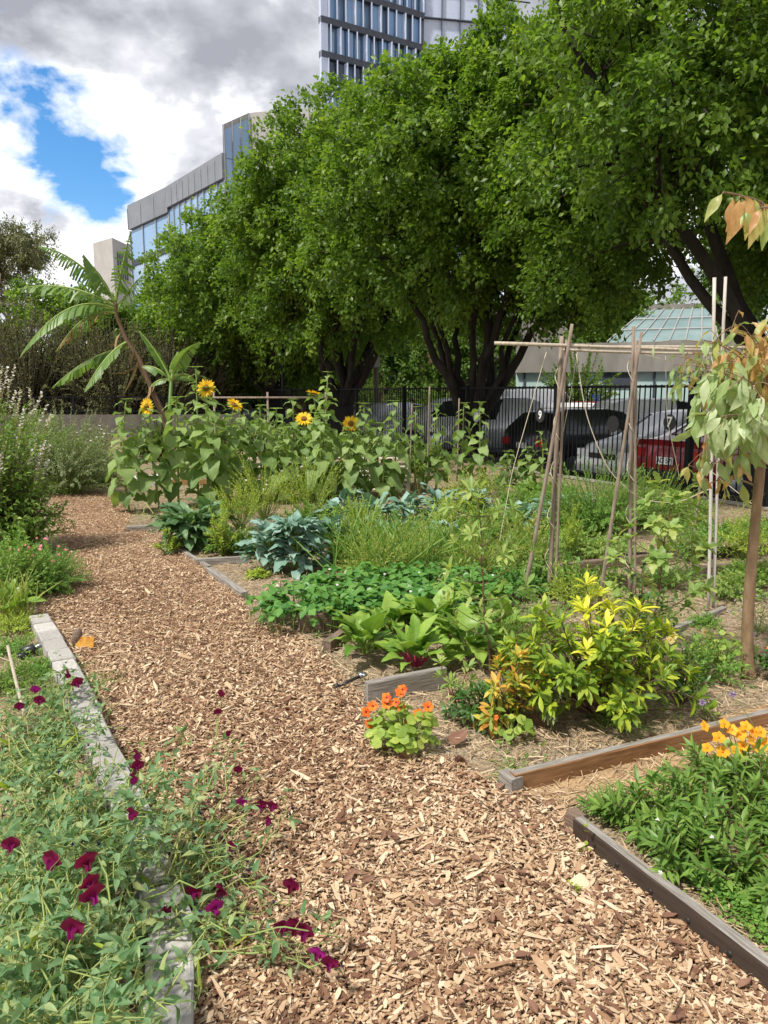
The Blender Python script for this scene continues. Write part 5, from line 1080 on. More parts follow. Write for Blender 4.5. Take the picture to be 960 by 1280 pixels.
# eucalypt sapling
gb = gp(936, 846); root = thing('gum_sapling', 'young gum tree with smooth brown trunk and hanging blue green leaves', 'tree', gb)
tp = np.array([at(936, 846, gb[1])-gb, at(934, 790, gb[1])-gb, at(938, 720, gb[1])-gb, at(945, 640, gb[1])-gb, at(953, 560, gb[1])-gb, at(960, 470, gb[1])-gb, at(972, 380, gb[1])-gb, at(985, 300, gb[1]-.1)-gb]); tp[0][2] = -.03
tt = np.linspace(0, 7, 30); tp = np.stack([np.interp(tt, range(8), tp[:, k]) for k in range(3)], -1)
mb = MB(); tube(mb, tp, np.linspace(.036, .014, 30)*(1+U(-.04, .04, 30))*np.r_[1.25, 1.12, np.ones(28)], 12, jit=.03)
Lf, Ly = MB(), MB()
def gum_branch(p0, p1, n, L_, young, sag=.1, r=.007):
    p = bez(p0, p1, UP*sag, 8); tube(mb, p, (r, .002), 5, cap=False)
    leaves_on(Ly if young else Lf, p, n, T_sickle, L_, .3, 1.5, (0, 1), .8, .3, flat=-.5, mbS=mb, pet=.12)
    for k in range(3):
        i = 3+k*2-(k == 2); q = bez(p[i], p[i]+rng.normal(0, .1, 3)+nrm(p1-p0)*.08, UP*.04, 5); tube(mb, q, (.003, .0015), 4, cap=False); leaves_on(Ly if young else Lf, q, max(n//2, 3), T_sickle, L_*.9, .2, 1.5, (0, 1), .8, .3, flat=-.5, mbS=mb, pet=.12)
def gat(x, y, dY=0.): return at(x, y, gb[1]+dY)-gb
for (s, x, y, dY, n, L_, yg) in [(.64, 885, 470, -.3, 10, .12, 0), (.62, 870, 520, -.3, 9, .12, 0), (.68, 915, 440, -.3, 10, .1, 1), (.6, 930, 530, -.4, 9, .12, 0), (.66, 845, 445, .1, 9, .1, 0), (.7, 880, 425, -.2, 10, .09, 0), (.74, 945, 430, -.2, 12, .08, 1), (.62, 870, 490, -.2, 9, .12, 0), (.6, 905, 520, -.5, 9, .13, 0), (.66, 880, 455, .1, 10, .11, 0), (.64, 850, 470, 0, 8, .12, 0), (.7, 900, 430, -.1, 10, .09, 1), (.72, 935, 420, .2, 12, .08, 1), (.7, 860, 440, .3, 9, .09, 1), (.58, 890, 560, -.2, 8, .1, 1),
        (.56, 880, 590, -.1, 6, .11, 0), (.68, 950, 440, -.3, 12, .09, 1), (.62, 940, 500, -.5, 9, .13, 0), (.75, 960, 410, 0, 12, .08, 1), (.6, 925, 480, .3, 9, .11, 0), (.72, 905, 455, -.3, 9, .1, 1), (.5, 875, 610, 0, 4, .09, 1), (.66, 915, 470, -.6, 8, .12, 0)]:
    i = int(s*29); gum_branch(tp[i], gat(x, y, dY), max(int(n*.62), 4), L_*1.45, yg)
for (x, y, n, dY) in [(925, 245, 7, -1.6), (950, 260, 7, -1.7), (905, 240, 4, -1.6)]:
    p = bez(tp[29], gat(x, y, dY), UP*.1, 8); tube(mb, p, (.008, .003), 5, cap=False); leaves_on(Ly, p, n, T_sickle, .125, .7, 1.5, (0, 1), 1.2, .3, flat=-.5, mbS=mb, pet=.12)
mb.build('trunk', M['sap_bark'], root); Lf.build('foliage', M['gum_leaf'], root); Ly.build('young_foliage', M['gum_young'], root)
# ================================================================= TRELLIS
def pole(label, a, b, Y, r0=.018, r1=.013, mat='pole', topY=None, name='garden_pole', grp='poles of the string trellis'):
    A = gp(*a); B = at(b[0], b[1], A[1]+(topY or 0)); o = stick(name, label, A-[0, 0, .05], B, r0, r1, mat, 'pole'); o['group'] = grp; return A, B
pA = pole('left trellis pole, thickest upright of the left bundle', (686, 748), (702, 420), 0, .02, .016)
pole('left trellis pole, thin upright tied to the thick left one', (694, 750), (708, 425), 0, .012, .01)
pole('left trellis pole, leaning brace reaching to the top of the left bundle', (652, 752), (715, 405), 0, .017, .012)
pB = pole('right trellis pole, thickest upright of the middle bundle', (788, 752), (792, 408), 0, .018, .012)
pole('right trellis pole, thin twin of the middle bundle', (794, 754), (795, 425), 0, .011, .01)
pole('middle trellis pole, leaning brace of the middle bundle', (748, 756), (802, 415), 0, .016, .011)
pole('white trellis pole, left of the two pale ones at the right', (886, 764), (893, 347), 0, .013, .012, 'pole_white')
pole('white trellis pole, right of the two pale ones at the right', (892, 762), (907, 346), 0, .013, .011, 'pole_white')
pole('short brown pole leaning behind the gum leaves', (864, 700), (889, 490), 0, .014, .012)
yT = pA[0][1]
def rail(label, a, b, r, mat, dy=-.03): A = at(a[0], a[1], yT+dy); B = at(b[0], b[1], yT+dy-.05); stick('trellis_rail', label, A, B, r, r*.8, mat, 'rail')['group'] = 'cane rails of the string trellis'
rail('long cane rail starting left of the left pole bundle', (618, 429), (884, 438), .014, 'cane', -.05); rail('second cane rail lying over the middle bundle towards the right edge', (745, 434), (1000, 436), .012, 'cane', .03); rail('thin cane rail under the others between the bundles', (700, 437), (960, 442), .01, 'cane', .0)
def string(label, pts, dy, r=.0028, name='trellis_string'):
    P = np.array([at(x, y, yT+d) for (x, y), d in zip(pts, dy)]); t = np.linspace(0, len(pts)-1, 26); ti = np.arange(len(pts))
    # smooth
    q = np.stack([np.interp(t, ti, P[:, k]) for k in range(3)], -1)
    for _ in range(3): q[1:-1] = q[1:-1]*.5+(q[:-2]+q[2:])*.25
    o = P[0].copy(); mb = MB(); tube(mb, q-o, (r, r), 5); tag(mb.build(name, M['string'], loc=[float(v) for v in o]), label, 'string', 'strings of the trellis')
string('straight twine running from the rail down left of the left bundle', [(683, 440), (640, 590), (622, 690)], [0, -.1, -.2]); string('sagging twine looping from the left bundle to the white poles', [(720, 440), (732, 520), (760, 590), (800, 625), (845, 630), (890, 610)], [0, -.05, -.1, -.1, -.05, 0], .0035)
string('thin twine zigzag from the middle bundle top to the right', [(795, 440), (838, 452), (880, 452), (893, 440)], [0, 0, 0, 0], .002); string('thin twine hanging across to the gum sapling trunk', [(890, 590), (915, 610), (940, 630)], [0, -.3, -.8], .0022)
string('twine slanting behind the middle brace', [(722, 440), (712, 500), (700, 560), (690, 640)], [.02, .03, .04, .05], .002); string('thin twine rising to the rail right of the middle bundle', [(832, 445), (833, 520), (850, 600)], [0, .02, .05], .0018)
for nm, (A, B) in (('left', pA), ('middle', pB)):
    mb = MB(); c_ = B-[0, 0, .14]; n = 150; t = np.linspace(0, 1, n); z = -1.0*t; a = t*34; R_ = .036+.008*np.sin(t*40)
    ax = A+(c_-A)*(1-t)[:, None]*1.0; q = np.stack([ax[:, 0]+np.cos(a)*R_, ax[:, 1]+np.sin(a)*R_, ax[:, 2]], -1); tube(mb, q-A, (.003, .003), 4); tag(mb.build('trellis_string', M['string'], loc=[float(v) for v in A]), 'twine wound round the %s pole bundle' % nm, 'string', 'strings of the trellis')
for (x, y0, y1, lb) in [(535, 545, 483, 'tall thin stake before the silver utility'), (513, 548, 505, 'short thin stake left of the tall one'), (572, 545, 498, 'thin stake right of the tall one, by the fence')]:
    Y = 13.5; A = at(x, y0, Y); A[2] = 0; stick('garden_stake', lb, A, at(x+2, y1, Y), .016, .014, 'pole', 'stake')
A = at(265, 497, 13.6); root = thing('wooden_rail_frame', 'low wooden rail frame behind the sunflowers with dark mesh', 'frame', (A[0], A[1], 0)); 
q = MB(); tube(q, [(0, 0, A[2]), (2.1, 0, A[2])], (.02, .02), 6); q.build('rail', M['pole'], root)
for x in (.03, 1.0, 2.05): q = MB(); tube(q, [(x, .02, 0), (x, .02, A[2]+.1)], (.022, .02), 6); q.build('post', M['pole'], root)
# ================================================================= LEAFY CROPS
def rosette(name, label, cat, base, n, tmpls, L_, mat, pet=.5, rise=(.3, 1.2), smat='stem_green', sr=.006, group=None, z0=.03, nodes=0., spread=.03):
    root = thing(name, label, cat, base, 0, group); S, Lf = MB(), MB()
    a = np.arange(n)*2.4+U(-.3, .3, n); e = U(rise[0], rise[1], n); L2 = L_*U(.6, 1.15, n)
    for k in range(n):
        h = np.array([math.cos(a[k]), math.sin(a[k]), 0]); b0 = h*spread*U(0, 1)+UP*(z0+nodes*U(0, 1)); d = h*math.cos(e[k])+UP*math.sin(e[k]); tip = b0+d*L2[k]*pet
        p = bez(b0, tip, UP*.1*L2[k]*pet, 5); tube(S, p, (sr*L2[k]/L_, sr*.55*L2[k]/L_), 5, .7, cap=False)
        f = nrm(d-UP*.15+rng.normal(0, .1, 3)); nn = nrm(UP*.8-h*.5*math.sin(e[k])+rng.normal(0, .18, 3)); t = tmpls[rng.integers(len(tmpls))] if isinstance(tmpls, list) else tmpls
        Lf.inst(t, frame(f[None], nn[None]), tip[None], np.array([L2[k]]), [U(0, 1)])
    if nodes: tube(S, [(0, 0, 0), (0, 0, nodes+z0)], (.02, .014), 7)
    S.build('stem', M[smat], root); Lf.build('foliage', M[mat], root); return root
Tb = leaf_t('ovate', .72, 7, .2, .55, wave=.2, cols=5, ruff=.03, seed=5)
ch_g = 'chard and spinach clumps behind the grey board'
for i, (px, py, n, L_, lb) in enumerate([(520, 838, 22, .2, 'red stemmed beet clump in the middle of the chard row'), (455, 822, 20, .22, 'broad leaved chard clump at the left, drooping over the path'), (585, 825, 22, .23, 'tall chard clump behind the thin red stemmed shrub'), (625, 800, 20, .22, 'chard clump at the right end of the row'), (545, 795, 20, .24, 'chard clump at the back of the row with an upright pale leaf'), (490, 795, 18, .22, 'chard clump behind the left one'), (600, 770, 16, .2, 'chard clump nearest the left trellis pole')]):
    rosette('chard', lb, 'chard', gp(px, py), int(n*1.5), [Tb]+T_chard, L_*.82, 'chard', .7, (.55, 1.45), 'stem_pink' if i == 0 else 'stem_green', .0065, ch_g)
root = thing('strawberry_patch', 'wide low patch of three part strawberry leaves with small white flowers', 'strawberry plants', gp(440, 770)); S, Lf = MB(), MB(); b_ = gp(440, 770)
poly = [tuple(gp(x, y)[:2]) for x, y in [(305, 792), (335, 765), (400, 745), (470, 735), (580, 735), (650, 760), (560, 790), (470, 790), (400, 795), (340, 800)]]
P = sample_poly(poly, 560, 0, 9, 3, (-3, 3))
for x, y in P:
    g = np.array([x, y, 0])-b_; hgt = U(.1, .22); e = g+rng.normal(0, .03, 3)*[1, 1, 0]+UP*hgt; tube(S, [g, e], (.0025, .002), 4, .7, cap=False); a0 = U(0, 6.28)
    tl = rng.normal(0, .25, 2)
    for q in range(3):
        a = a0+q*1.75-1.75; f = np.array([math.cos(a), math.sin(a), -.12+tl[0]*math.cos(a)+tl[1]*math.sin(a)]); Lf.inst(T_straw, frame(f[None], np.array([[-tl[0], -tl[1]-.15, 1.]])), e[None], np.array([U(.06, .085)]), [U(0, 1)])
S.build('stem', M['stem_green'], root); Lf.build('foliage', M['straw_leaf'], root)
for k in range(9): x, y = P[k*7]; put(FL_white, root, np.array([x, y, U(.2, .24)])-b_*[1, 1, 0], nrm(np.array([0, -.5, .8])), .018)
for i, (px, py, n, L_, lb, mt, nd) in enumerate([(372, 715, 60, .24, 'large blue green broccoli plant in front of the sunflowers', 'kale', .38), (335, 712, 34, .22, 'blue green broccoli plant at the left of the large one', 'kale', .3), (412, 700, 30, .22, 'blue green broccoli plant at the right of the large one', 'kale', .28),
        (236, 686, 34, .34, 'dark collard plant with upright curling leaves by the path', 'collard', .25), (262, 672, 20, .28, 'collard plant behind the curling one', 'collard', .25),
        (430, 662, 26, .27, 'blue green cabbage left in the second row', 'kale', .25), (470, 665, 26, .27, 'blue green cabbage second in the second row', 'kale', .25), (510, 660, 26, .26, 'blue green cabbage third in the second row', 'kale', .25), (550, 655, 26, .26, 'blue green cabbage fourth in the second row', 'kale', .25), (590, 650, 24, .25, 'blue green cabbage at the right end of the second row', 'kale', .22),
        (650, 668, 20, .26, 'grey green cabbage before the left trellis bundle', 'kale', .16), (690, 655, 20, .26, 'grey green cabbage behind the left trellis bundle', 'kale', .16), (725, 650, 18, .24, 'grey green cabbage beside the feathery tomato bush', 'kale', .14), (555, 690, 18, .2, 'grey green cabbage behind the yellow grassy weeds', 'kale', .2)]):
    rosette('brassica', lb, 'brassica', gp(px, py), int(n*2.3), T_kale, L_*.74, mt, .5, (.0, 1.3), 'stem_green', .008, 'brassica plants', nodes=nd, spread=.05)
M['weedy'] = leaf_mat('weedy', [(.1, .2, .035), (.17, .29, .055), (.27, .36, .09), (.4, .38, .18)], .55, .3, ribmix=.1)
def br(name, label, cat, px, py, R, h, ntw, nl, t, L_, mat, **k): return bush(name, label, cat, gp(px, py), R, h, ntw, nl, t, L_, M[mat], M['stem_green'], **k)
br('tomato_bush', 'dense feathery green bush against the fence before the red sedan', 'bush', 745, 668, .95, .95, 300, 26, T_lance, .05, 'herb', ry=.6, stem_r=.004, hmin=.3)
br('tomato_bush', 'feathery green bush right of the dense one under the gum leaves', 'bush', 815, 660, .7, .8, 200, 24, T_lance, .05, 'midgreen', ry=.5, stem_r=.004, hmin=.3)
br('feather_weed', 'upright yellow green feathery plant between collard and broccoli', 'weed', 278, 695, .2, .55, 34, 30, T_lance, .05, 'yelgreen', stem_r=.003, hmin=.5, dome=.3)
br('feather_weed', 'small yellow green feathery plant at the path corner', 'weed', 210, 694, .13, .28, 20, 20, T_lance, .05, 'yelgreen', stem_r=.003)
br('feather_weed', 'upright feathery yellow green plant left of the left trellis bundle', 'weed', 712, 700, .12, .6, 18, 34, T_lance, .045, 'yelgreen', stem_r=.003, dome=.2)
br('lettuce', 'small bright green lettuce in the bare soil under the broccoli', 'lettuce', 322, 722, .12, .08, 30, 8, T_ovate, .05, 'yelgreen', stem_r=.002)
for i, (px, py, R, h, lb) in enumerate([(330, 650, .5, .85, 'tall thin pale weed in front of the corrugated planter, left'), (385, 655, .5, .9, 'tall thin pale weed in front of the corrugated planter, right'), (300, 662, .35, .6, 'thin pale weed above the collard'), (450, 680, .3, .55, 'thin pale weed over the cabbages')]):
    br('thin_weed', lb, 'weed', px, py, R, h, 60, 30, T_lance, .045, 'yelgreen', stem_r=.003, dome=.15, hmin=.5, ry=.3, group='thin pale weeds', ang=.7)
def blades(name, label, cat, base, R, n, L_, mat, ry=None, lean=.5, tm=T_grass, group=None):
    mb = MB(); a = U(0, 6.28, n); q = np.sqrt(U(0, 1, n)); P = np.stack([R*q*np.cos(a), (ry or R)*q*np.sin(a), np.zeros(n)], -1); f = np.stack([rng.normal(0, lean, n), rng.normal(0, lean, n), np.ones(n)], -1)
    mb.inst(tm, frame(f, rng.normal(0, 1, (n, 3))*[1, 1, .1]), P, L_*U(.5, 1.2, n), rng.random(n)); o = mb.build(name, M[mat], loc=[float(v) for v in base]); return tag(o, label, cat, group)
gg = 'yellowing grass clumps in the middle beds'
for i, (px, py, R, h, lb) in enumerate([(470, 725, .38, .42, 'yellowing weed clump right of the broccoli'), (520, 715, .42, .46, 'yellowing weed clump behind the strawberries'), (570, 705, .42, .44, 'yellowing weed clump before the right cabbages'), (440, 702, .32, .42, 'yellowing weed clump behind the broccoli'), (600, 725, .32, .36, 'yellowing weed clump under the tall sapling'), (655, 700, .4, .3, 'yellowing weed clump by the left trellis poles'), (500, 690, .5, .4, 'yellowing weed clump before the second row cabbages')]):
    r_, _ = bush('weed_clump', lb, 'weeds', gp(px, py), R, h, 110, 22, T_lance, .045, M['weedy'], M['stem_green'], stem_r=.0022, ang=.8, dome=.25, hmin=.35, group=gg)
    mb = MB(); n = 130; a = U(0, 6.28, n); q = np.sqrt(U(0, 1, n))*R; f = np.stack([rng.normal(0, .45, n), rng.normal(0, .45, n), np.ones(n)], -1); mb.inst(leaf_t('strap', .018, 4, .2, .5), frame(f, rng.normal(0, 1, (n, 3))*[1, 1, .1]), np.stack([q*np.cos(a), q*np.sin(a), np.zeros(n)], -1), h*U(.6, 1.3, n), rng.random(n)); mb.build('blades', M['herb'], r_)
br('ground_cover', 'low grey green herb carpet under the gum sapling leaves, right', 'herb', 905, 672, .9, .22, 260, 16, T_ovate, .035, 'herb', stem_r=.002, ry=.5)
br('ground_cover', 'low green herb carpet at the far right edge', 'herb', 985, 668, .8, .24, 200, 16, T_ovate, .035, 'midgreen', stem_r=.002, ry=.5)
br('ground_cover', 'dark green leafy patch behind the strawberries near the trellis', 'herb', 640, 745, .45, .22, 120, 10, T_ovate, .06, 'straw_leaf', stem_r=.002, ry=.3)
br('ground_cover', 'green leafy patch between the two trellis bundles', 'herb', 735, 735, .4, .2, 80, 10, T_ovate, .05, 'midgreen', stem_r=.002, ry=.3)
br('ground_cover', 'green bean plants at the foot of the middle bundle', 'beans', 700, 742, .3, .35, 40, 8, T_ovate, .06, 'straw_leaf', stem_r=.002, pet=.3)
br('bean_climber', 'thin climbing bean on the leaning brace', 'beans', 770, 735, .15, .7, 10, 7, T_ovate, .055, 'midgreen', stem_r=.002, pet=.3)
br('broad_leaf_weed', 'yellow tipped broad leaved weed in front of the left trellis pole', 'weed', 590, 655, .2, .35, 10, 6, T_whorl, .14, 'yelgreen', whorl=6, stem_r=.004)
br('small_weeds', 'small green weeds on the straw in front of the brown board', 'weeds', 640, 968, .12, .05, 50, 6, T_ovate, .014, 'herb', stem_r=.001)
br('small_weeds', 'small green weeds in the soil by the second trellis board', 'weeds', 690, 700, .4, .15, 60, 10, T_ovate, .03, 'herb', stem_r=.001)
# ---- sunflowers
sg = 'sunflowers in the far row'
def sunflower(label, px, Y, topy, head=None, nl=16, Lm=.2, dx=0, hs=.11, seed=None, bare=.12, hdir=None):
    b_ = np.array([(px-480)/FOC*Y*1.0, Y, 0.]); T_ = at(px+dx, topy, Y)-b_; root = thing('sunflower', label, 'sunflower', b_, 0, sg); S, Lf = MB(), MB()
    p = bez((0, 0, 0), T_, rng.normal(0, .06, 3), 16); tube(S, p, (.016, .008), 7)
    t = np.linspace(bare, .97, nl); 
    for k in range(nl):
        q = p[int(t[k]*15)]*(1-(t[k]*15 % 1))+p[min(int(t[k]*15)+1, 15)]*(t[k]*15 % 1); a = k*2.4+U(-.3, .3); h = np.array([math.cos(a), math.sin(a), 0]); s = Lm*(1.05-.62*max(0, t[k]-.35)/.62)*U(.8, 1.15)*(.8+.2*min(1, t[k]/.3))
        e = q+h*s*.5+UP*s*U(.05, .45)*(.3+t[k]); tube(S, bez(q, e, UP*.04, 4), (.005, .003), 4, .7, cap=False)
        f = nrm(h*.8-UP*U(.1, .95)*(1.15-t[k]*.7)+rng.normal(0, .12, 3)); nn = nrm(UP*.7+h*.5+rng.normal(0, .2, 3)); Lf.inst(T_hearts[k % 4], frame(f[None], nn[None]), e[None], np.array([s]), [U(0, 1)*.7+.3*t[k]])
    # top tuft
    n = 8; a = np.arange(n)*2.4; f = np.stack([np.cos(a), np.sin(a), np.full(n, .45)], -1); Lf.inst(T_ovate, frame(f, np.tile(UP, (n, 1))), np.tile(p[-1], (n, 1)), Lm*.45*U(.6, 1.2, n), U(.5, 1, n))
    S.build('stem', M['stem_green'], root); Lf.build('foliage', M['sunleaf'], root)
    if head:
        hd = Vector([float(v) for v in nrm(np.array(head))]); H_ = thing('flower_head', None, None, (0, 0, 0)); H_.parent = root; H_.location = [float(v) for v in (p[-1]+np.array(hd)*.03)]; H_.rotation_mode = 'QUATERNION'; H_.rotation_quaternion = hd.to_track_quat('Z', 'Y'); H_.scale = (hs/.46,)*3
        for o in SUNH[rng.integers(2)]: c = o.copy(); C.objects.link(c); c.parent = H_; c.scale = (1, 1, 1)
SFL = [(158, 9.9, 500, None, 22, .19, 0, 'single budding sunflower at the path, leftmost stalk'), (196, 10.1, 509, (-.55, -.8, .1), 20, .22, -10, 'sunflower with its head turned left, leftmost open bloom'),
       (262, 10.3, 486, (.1, -.9, .25), 22, .24, -4, 'tallest open sunflower facing the path'), (245, 10.9, 460, None, 20, .2, 0, 'sunflower with a closed bud above the tallest bloom'), (282, 10.6, 508, (.55, -.35, .75), 20, .22, 10, 'sunflower with its head tipped up, right of the tallest'),
       (220, 10.4, 530, None, 18, .24, 0, 'leafy sunflower below the leftmost blooms'), (300, 11, 530, None, 18, .22, 0, 'leafy budding sunflower behind the tipped bloom'), (325, 10.9, 532, None, 18, .22, 0, 'leafy sunflower left of centre in the row'), (345, 11.2, 528, None, 18, .21, 0, 'leafy sunflower under the low wooden rail'),
       (366, 11.4, 500, None, 20, .2, 0, 'sunflower stalk with a bud left of the half hidden bloom'), (380, 11.3, 525, (.1, -.7, .6), 18, .16, 0, 'sunflower with the small round bloom low in the leaves'), (392, 11.8, 494, (.2, .1, .9), 20, .2, 0, 'sunflower with a half hidden bloom facing away'),
       (410, 11.2, 466, None, 24, .19, 0, 'tallest budding sunflower left of the white wagon'), (430, 11.5, 530, (.2, -.9, .2), 18, .2, 8, 'sunflower with the rightmost open bloom'), (455, 11.6, 545, None, 18, .2, 0, 'leafy sunflower right of the rightmost bloom'), (492, 11.6, 502, None, 20, .18, 0, 'budding sunflower in front of the silver utility'),
       (475, 11.3, 560, None, 16, .2, 0, 'short leafy sunflower under the silver utility'), (520, 12, 555, None, 16, .18, 0, 'short leafy sunflower left of the leaning stakes'), (545, 12.2, 560, None, 16, .18, 0, 'short leafy sunflower before the fence post'), (580, 12.5, 540, None, 16, .19, 0, 'leafy sunflower below the ten disc'), (600, 12.3, 545, None, 16, .19, 0, 'leafy sunflower right of the ten disc'),
       (635, 12.8, 565, None, 14, .18, 0, 'leafy sunflower before the black hatchback'), (660, 12.9, 560, None, 14, .18, 0, 'rightmost leafy sunflower, beside the left bundle'), (675, 12.6, 540, None, 10, .15, 0, 'thin sunflower behind the left trellis bundle'),
       (400, 10.9, 560, None, 18, .22, 0, 'bushy sunflower at the front of the row, centre'), (435, 11.0, 565, None, 18, .21, 0, 'bushy sunflower at the front, right of centre'), (360, 10.8, 555, None, 18, .22, 0, 'bushy sunflower at the front, left of centre')]
for (px, Y, ty, hd, nl, Lm, dx, lb) in SFL: sunflower(lb, px, Y, ty-(0 if hd or ty < 505 or px > 620 else (ty-490)*(.3+.5*rng.random())), hd, int(nl*1.6), Lm*1.2, dx, .13)
# corrugated planter
A, B = at(290, 612, 12.3), at(510, 612, 12.3); root = thing('corrugated_planter', 'cream corrugated steel raised bed behind the sunflowers', 'planter', ((A[0]+B[0])/2, 12.6, 0)); W2 = (B[0]-A[0])/2
mb = MB(); nz_ = 40; zz_ = np.linspace(0, .48, nz_); off = .018*np.sin(zz_*2*PI/.075)
for (ax, ay, bx, by) in [(-W2, -.5, W2, -.5), (W2, -.5, W2, .5), (W2, .5, -W2, .5), (-W2, .5, -W2, -.5)]:
    d = nrm(np.array([bx-ax, by-ay])); nn = np.array([d[1], -d[0]]); V = []
    for z, o in zip(zz_, off): V += [[ax+nn[0]*o, ay+nn[1]*o, z], [bx+nn[0]*o, by+nn[1]*o, z]]
    mb.add(V, {4: [[2*i, 2*i+1, 2*i+3, 2*i+2] for i in range(nz_-1)]})
mb.build('wall', M['corr'], root); q = MB(); box(q, (0, 0, .44), (2*W2-.05, .95, .02)); q.build('soil', M['soil'], root, smooth=False)
for sx in (-1, 1): q = MB(); box(q, (sx*W2, -.52, .25), (.06, .05, .52)); q.build('corner_post', M['corr'], root, smooth=False)
# ================================================================= LEFT SIDE SHRUBS
def spike_bush(name, label, base, R, h, ntw, L_, mat, nsp, spl, ry=None):
    root, tips = bush(name, label, 'shrub', base, R, h, ntw, 18, T_ovate, L_, M[mat], M['stem_brown'], stem_r=.004, hmin=.35, ry=ry)
    tips = sorted(tips, key=lambda t: -t[0][2])[:nsp]
    for tip, d in tips:
        mb = MB(); e = tip+nrm(d+np.array([U(-.1, .5), -.1, .5]))*spl*U(.6, 1.2); p = bez(tip, e, rng.normal(0, .02, 3), 8); tube(mb, p, (.0025, .0015), 4, .5, cap=False)
        leaves_on(mb, p, 44, T_ovate, .021, .05, 1.2, (0, 1), 0, .2); leaves_on(mb, p[2:], 14, T_round, .027, .1, 1.3, (0, 1), 0, .1, mi=1); mb.build('flower_spike', [M['spikecol'], M['pet_white']], root)
M['spikecol'] = leaf_mat('spikecol', [(.16, .14, .12), (.28, .3, .15), (.22, .16, .16)], .7, .2, ribmix=0)
spike_bush('flowering_basil', 'large basil bush at the left edge with tall white flower spikes', gp(-12, 690), .85, 1.6, 420, .07, 'midgreen', 70, .34, .6)
spike_bush('flowering_basil', 'lower basil branch leaning over the path with lilac white spikes', gp(25, 690), .5, 1.0, 130, .06, 'midgreen', 34, .34, .4)
br('grey_shrub', 'grey green feathery shrub behind the basil spikes', 'shrub', 85, 618, 1.0, 1.45, 330, 30, T_lance, .06, 'greygreen', stem_r=.004, ry=.6, hmin=.3)
br('grey_shrub', 'grey green low shrub between the basil and the far board', 'shrub', 122, 608, .6, 1.0, 170, 24, T_lance, .05, 'greygreen', stem_r=.004, flower=FL_white, nflower=14, fsize=.03)
br('leafy_weed', 'green leafy plants left of the sunflower stalk at the far board', 'leafy plant', 125, 603, .45, .5, 70, 14, T_ovate, .09, 'sunleaf', stem_r=.004)
br('leafy_weed', 'dark green plants behind the basil at the left edge', 'leafy plant', 10, 612, 1.5, 1.5, 260, 24, T_ovate, .09, 'midgreen', stem_r=.004)
br('pink_flower_bush', 'fine green bush with pink flowers beside the path', 'flowering plant', 60, 738, .36, .42, 260, 26, T_lance, .035, 'herb', stem_r=.0016, flower=FL_pink, nflower=15, fsize=.024)
br('pink_flower_bush', 'green undergrowth with a few deep pink flowers at the left edge', 'flowering plant', 5, 752, .45, .5, 280, 18, T_ovate, .038, 'midgreen', stem_r=.0016, flower=FL_pink, nflower=8, fsize=.02)
br('broad_leaf_clump', 'bright broad leaved clump below the basil', 'leafy plant', 20, 712, .32, .4, 60, 12, T_ovate, .06, 'herb', stem_r=.0025)
blades('grass_clump', 'long thin grass tuft left of the first edging block', 'grass clump', gp(15, 775), .14, 110, .3, 'grass', lean=.4)
rosette('root_crop', 'leafy root vegetable with pale stalks at the left edge', 'vegetable', gp(12, 775), 14, Tb, .13, 'chard', .9, (.6, 1.4), sr=.004)
for i, (px, Y, R, h, mt, t_, L_, lb) in enumerate([(60, 17, 1.2, 1.3, 'greygreen', T_lance, .07, 'grey green shrub before the low wall, left'), (-10, 15, 1.4, 1.6, 'midgreen', T_ovate, .09, 'green shrub before the low wall at the left edge'), (115, 19, .9, .95, 'greygreen', T_lance, .07, 'low shrub before the low wall under the banana leaves'),
        (200, 17.5, 1.0, 1.0, 'midgreen', T_ovate, .1, 'green shrub at the foot of the leaning banana'), (260, 18, 1.1, 1.1, 'midgreen', T_ovate, .1, 'green shrub behind the tallest open sunflower'), (325, 18.5, 1.1, 1.1, 'sunleaf', T_ovate, .1, 'green shrub behind the low wooden rail'), (385, 17, 1, .9, 'midgreen', T_ovate, .1, 'green shrub at the fence behind the budding sunflowers'), (450, 16.5, 1, .8, 'sunleaf', T_ovate, .09, 'green shrub at the fence below the white wagon'), (520, 15, .9, .7, 'midgreen', T_ovate, .09, 'green shrub at the fence below the silver utility')]):
    bush('garden_shrub', lb, 'shrub', ((px-480)/FOC*Y, Y, 0), R, h, 170, 20, t_, L_, M[mt], M['stem_brown'], stem_r=.005, ry=R*.6, group='shrubs along the far garden edge')
